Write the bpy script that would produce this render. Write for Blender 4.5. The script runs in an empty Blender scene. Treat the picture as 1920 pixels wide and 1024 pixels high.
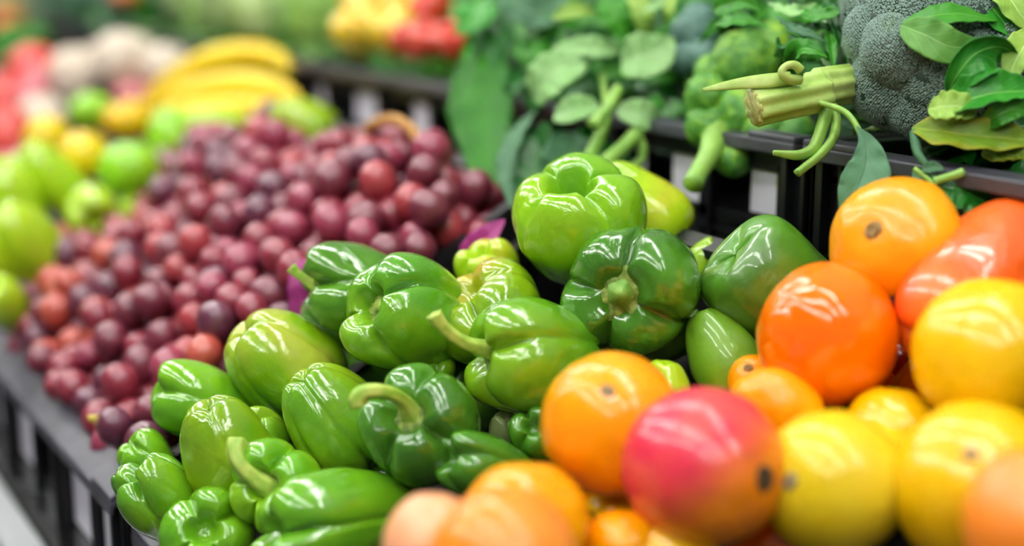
import bpy, bmesh, math, random
import numpy as np
from mathutils import Vector, Matrix, noise

SC = bpy.context.scene
LAMP, AMB, FSTOP, EXPO = 32.0, .15, 1.65, 0.0
COL = SC.collection
random.seed(7)
PI = math.pi

# ------------------------------------------------------------------ camera frame (photo is 1920 x 1024)
CAM = Vector((0, 0, 1.35))
YAW, PITCH, FPX = math.radians(30.9), math.radians(12.66), 2667.0
FWD = Vector((math.sin(YAW)*math.cos(PITCH), math.cos(YAW)*math.cos(PITCH), -math.sin(PITCH)))
RIGHT = Vector((math.cos(YAW), -math.sin(YAW), 0))
UP = RIGHT.cross(FWD).normalized()

def ray(u, v):
    return FWD + RIGHT*((u-960)/FPX) - UP*((v-512)/FPX)
def at(u, v, t):                       # measured place of a point: pixel + distance along the view axis
    return CAM + ray(u, v)*t
def cv(r, u, t):                       # direction: right / up / towards the viewer
    return (RIGHT*r + UP*u - FWD*t).normalized()
def px(n, t):                          # a length of n photo pixels at distance t in metres
    return n*t/FPX
def proj(p):
    d = Vector(p)-CAM; t = d.dot(FWD)
    return 960+FPX*d.dot(RIGHT)/t, 512-FPX*d.dot(UP)/t, t

# lower tier slope: z = .98 + .56 (x - .25);   upper tier heap: z = 1.25 + .5 (x - .68)
SL = math.atan(.56)
SB = Vector((math.cos(SL), 0, math.sin(SL)))      # up the slope
SN = Vector((-math.sin(SL), 0, math.cos(SL)))     # slope normal
S0 = Vector((.25, 0, .98))
def on_slope(u, v, h=0.0):
    d = ray(u, v); return ((S0+SN*h-CAM).dot(SN))/d.dot(SN)
def on_upper(u, v, h=0.0):
    n = Vector((-.5, 0, 1)).normalized(); p0 = Vector((.68, 0, 1.25))+n*h
    d = ray(u, v); return (p0-CAM).dot(n)/d.dot(n)

# ------------------------------------------------------------------ object helpers
def tag(o, label=None, cat=None, group=None, kind=None):
    if label: o['label'] = label
    if cat: o['category'] = cat
    if group: o['group'] = group
    if kind: o['kind'] = kind
    return o
def thing(name, label, cat, loc=(0, 0, 0), group=None, rot=None):
    o = bpy.data.objects.new(name, None); COL.objects.link(o)
    o.empty_display_size = .02
    M = Matrix.Translation(Vector(loc))
    if rot is not None: M = M @ rot.to_4x4()
    o.matrix_world = M
    return tag(o, label, cat, group)
def mesh_obj(name, verts, faces, mat, parent=None, world=False, smooth=True, uv=None):
    """verts in the parent's space, or in world space when world=True"""
    me = bpy.data.meshes.new(name)
    vs = [Vector(v) for v in verts]
    if world and parent is not None:
        inv = wm(parent).inverted(); vs = [inv @ v for v in vs]
    me.from_pydata([tuple(v) for v in vs], [], faces)
    if smooth: me.polygons.foreach_set('use_smooth', [True]*len(me.polygons))
    if uv is not None:
        l = me.uv_layers.new(name='UVMap')
        idx = np.empty(len(me.loops), dtype=np.int32); me.loops.foreach_get('vertex_index', idx)
        l.data.foreach_set('uv', np.asarray(uv, dtype=np.float32)[idx].ravel())
    if uv is None:
        bm = bmesh.new(); bm.from_mesh(me); bmesh.ops.recalc_face_normals(bm, faces=bm.faces); bm.to_mesh(me); bm.free()
    me.materials.append(mat)
    me.update()
    o = bpy.data.objects.new(name, me); COL.objects.link(o)
    if parent is not None: o.parent = parent
    return o
def wm(o):
    M = o.matrix_basis.copy(); p = o.parent
    while p is not None: M = p.matrix_basis @ M; p = p.parent
    return M
def copy_tree(o, parent=None):
    c = o.copy(); COL.objects.link(c); c.parent = parent
    for ch in list(o.children): copy_tree(ch, c)
    return c
def axis_rot(A, roll=0.0):
    q = Vector((0, 0, 1)).rotation_difference(Vector(A).normalized())
    return (q.to_matrix() @ Matrix.Rotation(roll, 3, 'Z'))

def catmull(P, n):
    P = np.asarray(P, dtype=float); m = len(P)
    Q = np.vstack([2*P[0]-P[1], P, 2*P[-1]-P[-2]])
    d = np.sqrt(((P[1:]-P[:-1])**2).sum(1)); cum = np.concatenate([[0], np.cumsum(d)]); cum /= cum[-1]
    out = []
    for s in np.linspace(0, 1, n):
        i = min(int(np.searchsorted(cum, s, side='right'))-1, m-2); i = max(i, 0)
        f = (s-cum[i])/max(cum[i+1]-cum[i], 1e-9)
        p0, p1, p2, p3 = Q[i], Q[i+1], Q[i+2], Q[i+3]
        out.append(.5*((2*p1)+(-p0+p2)*f+(2*p0-5*p1+4*p2-p3)*f*f+(-p0+3*p1-3*p2+p3)*f**3))
    return np.array(out)

def grid_faces(nr, nc, closed):
    F = []
    for i in range(nr-1):
        for j in range(nc if closed else nc-1):
            j2 = (j+1) % nc
            F.append((i*nc+j, i*nc+j2, (i+1)*nc+j2, (i+1)*nc+j))
    return F
def tube(pts, radii, n=14, rings=None, ribs=0, rib_amp=.12, cap=True, squash=1.0):
    """smooth tube along points -> verts, faces (world space of the points)"""
    P = catmull([tuple(p) for p in pts], rings or max(8, len(pts)*5))
    R = np.interp(np.linspace(0, 1, len(P)), np.linspace(0, 1, len(radii)), radii)
    V = []; up = None
    for i, p in enumerate(P):
        t = Vector(P[min(i+1, len(P)-1)]-P[max(i-1, 0)]).normalized()
        if up is None:
            up = t.orthogonal().normalized()
        up = (up-t*up.dot(t)).normalized(); b = t.cross(up)
        for j in range(n):
            a = 2*PI*j/n
            r = R[i]*(1+(rib_amp*math.cos(ribs*a) if ribs else 0))
            V.append(Vector(p)+up*math.cos(a)*r+b*math.sin(a)*r*squash)
    F = grid_faces(len(P), n, True)
    if cap:
        F.append(tuple(reversed(range(n)))); F.append(tuple((len(P)-1)*n+j for j in range(n)))
    return V, F
def box(V, F, x0, x1, y0, y1, z0, z1, frame=None):
    b = len(V)
    for z in (z0, z1):
        for y in (y0, y1):
            for x in (x0, x1):
                p = Vector((x, y, z))
                V.append(frame(p) if frame else p)
    F += [(b, b+2, b+3, b+1), (b+4, b+5, b+7, b+6), (b, b+1, b+5, b+4), (b+2, b+6, b+7, b+3), (b, b+4, b+6, b+2), (b+1, b+3, b+7, b+5)]
def bevel(o, w, seg=2):
    m = o.modifiers.new('bevel', 'BEVEL'); m.width = w; m.segments = seg; m.limit_method = 'ANGLE'; m.angle_limit = .6
    return o

# ------------------------------------------------------------------ materials
def srgb(h):
    h = h.lstrip('#'); c = [int(h[i:i+2], 16)/255 for i in (0, 2, 4)]
    return tuple((x/12.92 if x <= .04045 else ((x+.055)/1.055)**2.4) for x in c)+(1,)
class NT:
    def __init__(s, name):
        s.m = bpy.data.materials.new(name); s.m.use_nodes = True
        s.t = s.m.node_tree; s.b = s.t.nodes['Principled BSDF']
    def n(s, typ, **kw):
        nd = s.t.nodes.new(typ)
        for k, v in kw.items():
            if k.startswith('i_'):
                key = k[2:]; key = int(key) if key.isdigit() else key.replace('_', ' ')
                nd.inputs[key].default_value = v
            else: setattr(nd, k, v)
        return nd
    def l(s, a, b): s.t.links.new(a, b)
    def set(s, **kw):
        for k, v in kw.items(): s.b.inputs[k.replace('_', ' ')].default_value = v
    def coord(s, out='Object', scale=None):
        c = s.n('ShaderNodeTexCoord').outputs[out]
        if scale:
            mp = s.n('ShaderNodeMapping'); mp.inputs['Scale'].default_value = scale; s.l(c, mp.inputs[0]); c = mp.outputs[0]
        return c
    def noise(s, scale, detail=3, co=None, rough=.5, dist=0):
        nd = s.n('ShaderNodeTexNoise'); nd.inputs['Scale'].default_value = scale; nd.inputs['Detail'].default_value = detail
        nd.inputs['Roughness'].default_value = rough; nd.inputs['Distortion'].default_value = dist
        s.l(co if co is not None else s.coord(), nd.inputs['Vector']); return nd.outputs[0]
    def ramp(s, f, stops):
        r = s.n('ShaderNodeValToRGB'); e = r.color_ramp.elements
        e[0].position, e[0].color = stops[0]; e[1].position, e[1].color = stops[-1]
        for p, c in stops[1:-1]:
            x = e.new(p); x.color = c
        s.l(f, r.inputs[0]); return r.outputs[0]
    def mix(s, f, a, b):
        m = s.n('ShaderNodeMix', data_type='RGBA')
        if isinstance(f, float): m.inputs[0].default_value = f
        else: s.l(f, m.inputs[0])
        for k, x in ((6, a), (7, b)):
            if isinstance(x, tuple): m.inputs[k].default_value = x
            else: s.l(x, m.inputs[k])
        return m.outputs[2]
    def math(s, op, a, b=None, c=None):
        m = s.n('ShaderNodeMath', operation=op)
        for k, x in enumerate((a, b, c)):
            if x is None: continue
            if isinstance(x, (int, float)): m.inputs[k].default_value = x
            else: s.l(x, m.inputs[k])
        return m.outputs[0]
    def bump(s, h, strength, dist=.001, prev=None):
        b = s.n('ShaderNodeBump'); b.inputs['Strength'].default_value = strength; b.inputs['Distance'].default_value = dist
        s.l(h, b.inputs['Height'])
        if prev is not None: s.l(prev, b.inputs['Normal'])
        return b.outputs[0]

_pm = {}
def pepper_mat(c1, c2, c3=None, rough=.16, seedoff=0.0):
    key = (c1, c2, c3, rough, seedoff)
    if key in _pm: return _pm[key]
    m = NT('pepper_skin')
    co = m.coord()
    mp = m.n('ShaderNodeMapping'); mp.inputs['Location'].default_value = (seedoff, seedoff*.7, 0); m.l(co, mp.inputs[0])
    f = m.noise(16, 2, mp.outputs[0], .5)
    st = [(.34, srgb(c1)), (.62, srgb(c2))]
    if c3: st = [(.34, srgb(c1)), (.56, srgb(c2)), (.68, srgb(c3))]
    col = m.ramp(f, st)
    fine = m.noise(900, 1, co)
    col = m.mix(m.math('MULTIPLY', fine, .10), col, srgb('#c8e070') if not c3 else srgb('#e8d040'))
    m.l(col, m.b.inputs['Base Color'])
    wv = m.noise(55, 3, mp.outputs[0], .5, .6)
    b = m.bump(wv, .5, .0026)
    b = m.bump(m.noise(260, 2, co), .12, .0004, b)
    m.l(b, m.b.inputs['Normal'])
    rn = m.noise(38, 3, mp.outputs[0]); rr = m.math('MULTIPLY_ADD', rn, .22, rough-.07)
    m.l(rr, m.b.inputs['Roughness'])
    m.set(Specular_IOR_Level=.6, Coat_Weight=.5, Coat_Roughness=.06, Subsurface_Weight=.12, Subsurface_Scale=.008)
    m.b.inputs['Subsurface Radius'].default_value = (.6, 1, .2)
    _pm[key] = m.m; return m.m

def simple_mat(name, c1, c2, scale=60, rough=.5, bump=.2, bd=.001, spec=.5, detail=3, sss=0, coat=0, bscale=None, lo=.35, hi=.65):
    m = NT(name); co = m.coord()
    m.l(m.ramp(m.noise(scale, detail, co), [(lo, srgb(c1)), (hi, srgb(c2))]), m.b.inputs['Base Color'])
    if bump: m.l(m.bump(m.noise(bscale or scale*3, 3, co), bump, bd), m.b.inputs['Normal'])
    m.set(Roughness=rough, Specular_IOR_Level=spec, Coat_Weight=coat, Coat_Roughness=.15, Subsurface_Weight=sss, Subsurface_Scale=.01)
    return m.m
_fm = {}
def peel_mat(c1, c2, c3=None, pore=.35, rough=.28, coat=.25, pscale=330, grad=None, nscale=14):
    """c1,c2 mottled skin; grad=(axis vector, c, lo, hi) blush that belongs to the fruit's own side"""
    key = (c1, c2, c3, pore, rough, coat, pscale, grad, nscale)
    if key in _fm: return _fm[key]
    m = NT('fruit_skin'); co = m.coord()
    st = [(.35, srgb(c1)), (.65, srgb(c2))]
    if c3: st.insert(1, (.52, srgb(c3)))
    col = m.ramp(m.noise(nscale, 3, co), st)
    if grad:
        ax, c, lo, hi = grad
        d = m.n('ShaderNodeVectorMath', operation='DOT_PRODUCT'); m.l(co, d.inputs[0]); d.inputs[1].default_value = ax
        nz = m.noise(30, 3, co)
        v = m.math('ADD', d.outputs['Value'], m.math('MULTIPLY_ADD', nz, .02, -.01))
        mr = m.n('ShaderNodeMapRange', interpolation_type='SMOOTHSTEP'); m.l(v, mr.inputs[0]); mr.inputs[1].default_value = lo; mr.inputs[2].default_value = hi
        col = m.mix(mr.outputs[0], col, srgb(c))
    m.l(col, m.b.inputs['Base Color'])
    vor = m.n('ShaderNodeTexVoronoi'); vor.inputs['Scale'].default_value = pscale; m.l(co, vor.inputs['Vector'])
    h = m.math('MINIMUM', vor.outputs['Distance'], .45)
    b = m.bump(m.noise(45, 2, co), .12, .002)
    b = m.bump(h, pore, .0006, b)
    m.l(b, m.b.inputs['Normal'])
    m.l(m.math('MULTIPLY_ADD', m.noise(32, 3, co), .2, rough-.1), m.b.inputs['Roughness'])
    m.set(Specular_IOR_Level=.5, Coat_Weight=coat, Coat_Roughness=.14, Subsurface_Weight=.15, Subsurface_Scale=.01)
    m.b.inputs['Subsurface Radius'].default_value = (1, .5, .15)
    _fm[key] = m.m; return m.m

def leaf_mat(name, c1, c2, vein, rough=.42, vw=.05, veins=7, trans=.16, coat=.1, under=None, edge=None):
    m = NT(name); uv = m.n('ShaderNodeUVMap').outputs[0]
    sp = m.n('ShaderNodeSeparateXYZ'); m.l(uv, sp.inputs[0])
    ax = m.math('ABSOLUTE', m.math('SUBTRACT', sp.outputs[0], .5))         # 0 at the midrib, .5 at the rim
    mid = m.math('MULTIPLY', m.math('LESS_THAN', ax, .016), .75)
    ph = m.math('SUBTRACT', m.math('MULTIPLY', sp.outputs[1], float(veins)), m.math('MULTIPLY', m.math('POWER', ax, .8), veins*.62))
    ph = m.math('ADD', ph, m.math('MULTIPLY', m.noise(30, 2), .35))
    fr = m.math('ABSOLUTE', m.math('SUBTRACT', m.math('FRACT', ph), .5))
    side = m.n('ShaderNodeMapRange'); m.l(fr, side.inputs[0]); side.inputs[1].default_value = vw; side.inputs[2].default_value = 0; side.inputs[3].default_value = 0; side.inputs[4].default_value = .45
    vm = m.math('MAXIMUM', mid, side.outputs[0])
    base = m.ramp(m.noise(35, 3), [(.3, srgb(c1)), (.7, srgb(c2))])
    if edge:
        mr = m.n('ShaderNodeMapRange', interpolation_type='SMOOTHSTEP'); m.l(m.math('ADD', ax, m.math('MULTIPLY_ADD', m.noise(50, 2), .3, -.15)), mr.inputs[0]); mr.inputs[1].default_value = .28; mr.inputs[2].default_value = .5
        base = m.mix(mr.outputs[0], base, srgb(edge))
    col = m.mix(vm, base, srgb(vein))
    m.l(col, m.b.inputs['Base Color'])
    b = m.bump(vm, -.5, .0012)
    b = m.bump(m.noise(90, 3), .35, .002, b)
    m.l(b, m.b.inputs['Normal'])
    m.set(Roughness=rough, Specular_IOR_Level=.28, Coat_Weight=coat*.5, Coat_Roughness=.25)
    tr = m.n('ShaderNodeBsdfTranslucent'); m.l(col, tr.inputs[0]); mx = m.n('ShaderNodeMixShader'); mx.inputs[0].default_value = trans
    m.l(m.b.outputs[0], mx.inputs[1]); m.l(tr.outputs[0], mx.inputs[2])
    m.l(mx.outputs[0], m.t.nodes['Material Output'].inputs[0])
    return m.m

M = {}
M['stem'] = simple_mat('pepper_stem', '#86b434', '#c4d868', 90, .45, .5, .0008, bscale=240)
M['stem_dark'] = simple_mat('pepper_stem_dark', '#4c8a24', '#86ad45', 90, .45, .5, .0008, bscale=240)
M['calyx'] = simple_mat('calyx', '#4d6b22', '#9fb552', 160, .6, .6, .001, bscale=400)
M['cut'] = simple_mat('cut_end', '#cdd48c', '#aaa454', 200, .7, .5, .0006)
M['scar'] = simple_mat('stem_scar', '#7a5c30', '#b4945c', 500, .8, .9, .001)
M['scar_grey'] = simple_mat('stem_scar_grey', '#7d6a4c', '#a3926b', 500, .8, .7, .001)
M['scar_dark'] = simple_mat('stem_scar_dark', '#1f140a', '#5a4526', 500, .8, .9, .001)
M['plastic'] = simple_mat('black_crate_plastic', '#0a0a0d', '#121317', 40, .42, .25, .0006, spec=.4, bscale=500)
M['rim'] = simple_mat('crate_rim_sheen', '#34343c', '#484852', 30, .36, .2, .0006, spec=.6, bscale=400)  # black plastic with the rim's reflected sheen put into a lighter grey colour
M['pad'] = simple_mat('black_pad', '#0b0c0c', '#141515', 60, .7, .3, .001)
M['liner'] = simple_mat('pale_paper', '#d4d0de', '#ecebf2', 12, .55, .15, .002)
M['metal'] = simple_mat('shelf_metal', '#c6cccd', '#dde1e1', 6, .32, .05, .0005, spec=.6)
# ------------------------------------------------------------------ bell pepper
def pepper_verts(seed, L, W, lobes=4, groove=.16, taper=.25, shoulder=1.0, cavity=.2, NT_=112, NS=60, bend=0, boxy=False):
    rnd = random.Random(seed)
    prof = [(.00, 1-cavity), (.10, 1-cavity-.005), (.20, 1-cavity+.03), (.29, 1-cavity*.45), (.42, .985), (.58, 1.0), (.76, .965), (.92, .87), (1.0, .72),
            (.995, .56), (.95-.25*taper, .40), (.87-.5*taper, .24), (.74-.62*taper, .12), (.56-.5*taper, .035), (.36-.3*taper, .0), (.16, .02), (.0, .07)]
    if boxy: prof = prof[:9]+[(1.0, .50), (1.02, .34), (1.0, .18), (.93, .075), (.76, .015), (.5, .0), (.2, .02), (.0, .05)]
    P = catmull(prof, NS)
    arc = np.linspace(0, 1, NS)
    # lobe borders
    bd = [(i+rnd.uniform(-.17, .17))/lobes*2*PI for i in range(lobes)]
    lob_r = [rnd.uniform(.9, 1.06) for _ in range(lobes)]; lob_h = [rnd.uniform(-.05, .06) for _ in range(lobes)]
    dep = [rnd.uniform(.7, 1.25) for _ in range(lobes)]
    off = Vector((rnd.uniform(0, 50), rnd.uniform(0, 50), rnd.uniform(0, 50)))
    V = []
    for i in range(NS):
        r0, z0 = P[i]; s = arc[i]
        # groove strength: strong over shoulders and at the bottom
        gs = groove*(1+1.5*math.exp(-((s-.26)/.12)**2)+1.2*math.exp(-((s-.93)/.12)**2))
        for j in range(NT_):
            th = 2*PI*j/NT_
            tw = th+.18*(z0-.5)*math.sin(seed)                    # borders drift a little down the body
            k = 0; best = None
            for q in range(lobes):
                a0 = bd[q]; a1 = bd[(q+1) % lobes]+(2*PI if q == lobes-1 else 0)
                x = tw
                while x < a0: x += 2*PI
                while x >= a0+2*PI: x -= 2*PI
                if x < a1:
                    f = (x-a0)/(a1-a0); best = (q, f); break
            if best is None: best = (0, .5)
            q, f = best
            d = min(f, 1-f)*2                                    # 0 border .. 1 lobe centre
            b = (1-(1-d)**2.4)**.5
            edge = dep[q] if f < .5 else dep[(q+1) % lobes]
            w = min(1, d*2.2); w = w*w*(3-2*w)
            lr = 1+(lob_r[q]-1)*w; lh = lob_h[q]*w
            R = W/2*r0*lr*(1-gs*edge*(1-b))
            top = math.exp(-((s-.30)/.15)**2)
            Z = z0+lh*top*1.2-.14*edge*(1-b)*top*shoulder*1.1
            Z += .06*(1-b)*math.exp(-((s-.92)/.1)**2)*edge
            p = Vector((R*math.cos(th), R*math.sin(th), (Z-.5)*L))
            nn = noise.noise_vector(p*22+off)
            if r0 > .05: p += nn*W*.018+noise.noise_vector(p*60+off)*W*.006
            if bend: p.x += bend*L*((z0-.5)**2)
            V.append(p)
    F = grid_faces(NS, NT_, True)
    a = len(V); V.append(Vector((0, 0, (1-cavity-.5)*L))); V.append(Vector((0, 0, (.07-.5)*L)))
    F += [(a, (j+1) % NT_, j) for j in range(NT_)]
    F += [(a+1, (NS-1)*NT_+j, (NS-1)*NT_+(j+1) % NT_) for j in range(NT_)]
    F = [tuple(reversed(f)) for f in F]
    return V, F

GREENS = {
 'green': ('#3a8804', '#6cac06'), 'dark': ('#1f6206', '#38800c'), 'bright': ('#58a004', '#8cc208'), 'lime': ('#86bc08', '#b0d414'),
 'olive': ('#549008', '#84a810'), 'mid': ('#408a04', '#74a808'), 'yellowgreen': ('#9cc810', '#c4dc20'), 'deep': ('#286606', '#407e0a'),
}
def bell_pepper(u, v, W, L, ax, label, col='mid', t=None, h=0.0, seed=1, roll=0.0, lobes=4, groove=.16, taper=.25, cavity=.2,
                stem=None, stemr=8, calyx=False, c3=None, name='bell_pepper', cat='pepper', group=None, t_off=0, bend=0, lowres=False, rough=.16, calr=.0125, stemmat='stem', boxy=False):
    if t is None: t = on_slope(u, v, h)+t_off
    c = at(u, v, t); A = cv(*ax); R = axis_rot(A, roll)
    root = thing(name, label, cat, c, group, R)
    w, l = px(W, t), px(L, t)
    n1, n2 = (56, 30) if lowres else (112, 60)
    V, F = pepper_verts(seed, l, w, lobes, groove, taper, 1.0, cavity, n1, n2, bend, boxy)
    cc = GREENS.get(col, col)
    m = pepper_mat(cc[0], cc[1], c3, rough, seed*.37)
    mesh_obj('body', V, F, m, root)
    zc = (.5-cavity)*l
    if calyx or stem:
        n = 60; VV = []; rnd = random.Random(seed+5)
        for i, (rr, zz) in enumerate(((0, .0035), (.25, .0045), (.45, .0035), (.7, .0022), (.9, .001), (1.0, -.0012))):
            for j in range(n):
                a = 2*PI*j/n
                star = 1+(.20*math.cos(6*a+seed)+.06*math.sin(11*a))*max(0, rr-.4)/.6
                r = calr*rr*star
                VV.append(Vector((r*math.cos(a), r*math.sin(a), zc+zz+.0016+rnd.uniform(-.0003, .0003)+(r/calr)**2*.0035)))
        mesh_obj('calyx', VV, grid_faces(6, n, True), M['calyx'], root)
    if stem:
        # stem points: offsets in photo pixels from the calyx centre + towards-viewer offset in metres
        base = c+A*zc
        pts = [base-A*.002]
        ub, vb, tb = proj(base)
        for du, dv, dt in stem: pts.append(at(ub+du, vb+dv, tb-dt))
        k = stemr/FPX*t
        rad = [k*1.75, k*1.25, k*.98, k*.9, k*.95, k*1.18]
        V, F = tube(pts, rad, 20, 40, ribs=5, rib_amp=.10)
        mesh_obj('stem', V, F, M[stemmat], root, world=True)
    return root

# ------------------------------------------------------------------ round fruit
def fruit_verts(seed, W, H, dimple=.06, lumps=.02, lobes=0, lobe_amp=0, nt=72, ns=44, point=0.0, egg=0.0):
    rnd = random.Random(seed); off = Vector((rnd.uniform(0, 50),)*3); V = []
    for i in range(ns):
        ph = PI*i/(ns-1)
        for j in range(nt):
            th = 2*PI*j/nt
            r = 1.0-dimple*math.exp(-(ph/.28)**2)-dimple*.6*math.exp(-((PI-ph)/.25)**2)+point*math.exp(-((PI-ph)/.22)**2)
            if lobes: r *= 1+lobe_amp*(abs(math.cos(lobes*th/2+seed))-.6)*(math.sin(ph)**.5)
            d = Vector((math.sin(ph)*math.cos(th), math.sin(ph)*math.sin(th), math.cos(ph)))
            r += lumps*noise.noise(d*1.3+off)+lumps*.3*noise.noise(d*4+off)
            e = 1+egg*d.z
            V.append(Vector((d.x*r*W/2*e, d.y*r*W/2*e, d.z*r*H/2)))
    return V, grid_faces(ns, nt, True)
def scar_verts(r, seed, z, thick=.0012):
    n = 30; V = []; rnd = random.Random(seed)
    for k, (rr, zz) in enumerate(((.0, .1), (.35, .25), (.6, 1.0), (.85, .8), (1.08, -.9))):
        for j in range(n):
            a = 2*PI*j/n; q = r*rr*(1+.10*math.sin(2*a+seed)*rr+.05*math.sin(7*a+2*seed)*rr+rnd.uniform(-.05, .05))
            V.append(Vector((q*math.cos(a), q*math.sin(a), z+zz*thick)))
    return V, grid_faces(5, n, True)
def fruit(name, u, v, W, H, label, mat, t=None, h=0, ax=(0, 1, 0), scar=None, scar_r=.0055, scar_mat='scar', seed=1, cat='fruit', group=None,
          dimple=.05, lumps=.03, lobes=0, lobe_amp=0, point=0, t_off=0, egg=0, roll=0.0, skin='peel', nt=72):
    """ax: direction of the stem-scar pole;   scar: True shows the scar as a part"""
    if t is None: t = on_slope(u, v, h)+t_off
    c = at(u, v, t); w, hh = px(W, t), px(H, t)
    root = thing(name, label, cat, c, group, axis_rot(cv(*ax), roll))
    V, F = fruit_verts(seed, w, hh, dimple, lumps, lobes, lobe_amp, nt=nt, ns=int(nt*.6), point=point, egg=egg)
    mesh_obj(skin, V, F, mat, root)
    if scar:
        zt = V[0].z
        V, F = scar_verts(scar_r, seed, zt+.0006)
        mesh_obj('stem_scar', V, F, M[scar_mat], root)
    return root

# ------------------------------------------------------------------ leaves
def wprof(kind, s):
    if kind == 'ovate': return max(0, math.sin(PI*min(1, s**.75)))**.75
    if kind == 'lance': return max(0, math.sin(PI*s**.85))**1.1
    if kind == 'round': return max(0, math.sin(PI*s**.9))**.5
    if kind == 'broad': return min(1, (s*4)**.6)*max(0, 1-s**5)**.5
    if kind == 'tear': return max(0, math.sin(PI*min(1, s**1.35*.86)))**.9
    if kind == 'blade': return min(1, .15+s*1.6)*max(0, 1-s**3)**.6
    return math.sin(PI*s)
def leaf_geo(pts, width, kind='ovate', face=None, fold=.25, wave=.1, cup=0.0, seed=0, nr=30, nc=15, skew=0.0, nwave=5, curl=0.0):
    """pts: world midrib points. width: full width (m). face: normal the upper side shows. curl: rolls rim over (radians)"""
    P = catmull([tuple(p) for p in pts], nr); V = []; UV = []
    rnd = random.Random(seed); o1, o2 = rnd.uniform(0, 6), rnd.uniform(0, 6)
    face = Vector(face) if face is not None else cv(0, .3, 1)
    for i, p in enumerate(P):
        s = i/(nr-1)
        T = Vector(P[min(i+1, nr-1)]-P[max(i-1, 0)]).normalized()
        S = T.cross(face)
        S = S.normalized() if S.length > 1e-4 else T.orthogonal().normalized()
        N = S.cross(T).normalized()
        w = width/2*wprof(kind, s)+.0003
        for j in range(nc):
            x = 2*j/(nc-1)-1
            ww = w*(1+skew*x)
            ang = fold*1.0+curl*abs(x)
            rad = abs(x)*ww
            dx = math.copysign(rad*math.cos(ang), x); dz = rad*math.sin(ang)
            wv = wave*w*abs(x)**1.5*math.sin(nwave*2*PI*s+(o1 if x > 0 else o2))+wave*w*.5*noise.noise(Vector((x*2, s*5, seed*3.1)))
            V.append(Vector(p)+S*dx+N*(dz+wv)); UV.append((j/(nc-1), s))
    return V, grid_faces(nr, nc, False), UV
def leaf(name, pts, width, mat, parent=None, world=True, **kw):
    V, F, UV = leaf_geo(pts, width, **kw)
    o = mesh_obj(name, V, F, mat, parent, world=world, uv=UV)
    s = o.modifiers.new('thickness', 'SOLIDIFY'); s.thickness = .0005; s.offset = 0
    return o
def P3(*l): return [at(*p) for p in l]
# ================================================================== green peppers
GP = 'green bell peppers heaped in the lower tier'
bell_pepper(1085, 430, 262, 235, (-.18, .68, .60), 'bright green bell pepper with an open hollow top, uppermost of the heap', 'bright', t=.965, seed=3, lobes=4, groove=.15, cavity=.3, stem=[(-2, -8, .004), (0, -16, .008)], stemr=7, calyx=True, calr=.009, group=GP, stemmat='stem_dark')
bell_pepper(1198, 402, 160, 195, (-.85, .45, -.1), 'pale yellow-green pepper behind the hollow-topped bright green one', ('#86be0c', '#aed414'), t=1.03, seed=11, lobes=3, groove=.07, taper=-.15, c3='#c8c428', group=GP, roll=.5)
bell_pepper(1190, 540, 262, 235, (-.36, -.10, .93), 'dark green bell pepper showing a round cut stem straight to the viewer', 'dark', t=.925, seed=6, lobes=4, groove=.15, cavity=.14, stem=[(-1, 1, .005), (-2, 1, .010)], stemr=21, calyx=True, calr=.0155, group=GP, roll=.35, stemmat='stem_dark')
bell_pepper(1006, 667, 232, 236, (-.86, .02, .36), 'green bell pepper on its side, long stem reaching up left, behind orange', 'mid', t=.905, seed=14, lobes=4, groove=.15, taper=.2, cavity=.16,
            stem=[(-20, -12, .006), (-55, -22, .014), (-88, -42, .02), (-108, -62, .024), (-118, -78, .026)], stemr=13, calyx=True, calr=.012, group=GP, roll=.2)
bell_pepper(930, 598, 215, 185, (-.5, .5, .3), 'yellowish green pepper with orange-tinged top, squeezed behind the long-stemmed one', 'olive', t=.955, seed=21, lobes=4, groove=.12, c3='#c8a020', group=GP, roll=1.0)
bell_pepper(918, 512, 120, 120, (-.3, .6, .5), 'small yellow-green bell pepper beside the magenta flap', 'lime', t=1.02, seed=24, lobes=4, groove=.12, c3='#d0a828', group=GP)
bell_pepper(775, 598, 232, 250, (-.62, .22, .66), 'green bell pepper with a pale stalk scar in its hollow, middle back of heap', 'mid', t=.955, seed=31, lobes=4, groove=.17, taper=.15, cavity=.22, stem=[(-5, -6, .004), (-9, -12, .007)], stemr=13, calyx=True, calr=.012, group=GP, roll=.9)
bell_pepper(682, 550, 200, 215, (-.88, .12, .25), 'deep green bell pepper with a thin stem pointing left against the grapes', 'deep', t=1.0, seed=33, lobes=4, groove=.14, cavity=.12,
            stem=[(-12, -4, .002), (-30, -16, .004), (-46, -28, .005), (-56, -38, .006)], stemr=9, calyx=True, calr=.010, group=GP, roll=.3)
bell_pepper(535, 687, 205, 225, (.55, -.5, -.3), 'green bell pepper with a wide hazy sheen, next to the grapes at the back left', 'mid', t=.985, seed=37, lobes=4, groove=.13, taper=.05, group=GP, roll=.4, c3='#a6b83a')
bell_pepper(385, 758, 145, 190, (-.75, .25, .2), 'smooth bright green bell pepper with a shiny blunt end touching the grapes', 'green', t=.985, seed=41, lobes=3, groove=.08, taper=.1, group=GP, roll=.8)
bell_pepper(425, 845, 190, 205, (.25, -.75, -.3), 'olive green bell pepper with red-brown tinge, second row from the crate rim', 'olive', t=.925, seed=45, lobes=4, groove=.12, taper=.1, c3='#94902a', group=GP, roll=.1, cavity=.1)
bell_pepper(500, 838, 110, 130, (-.3, .5, .5), 'small part-hidden green bell pepper between the olive one and the curled-stem one', 'olive', t=.945, seed=48, lobes=4, groove=.14, group=GP)
bell_pepper(628, 785, 188, 215, (.45, -.65, -.3), 'olive green bell pepper with ribbed lobes facing left, in the centre of the heap', 'olive', t=.93, seed=51, lobes=5, groove=.13, taper=.15, group=GP, roll=.6, cavity=.1)
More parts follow.
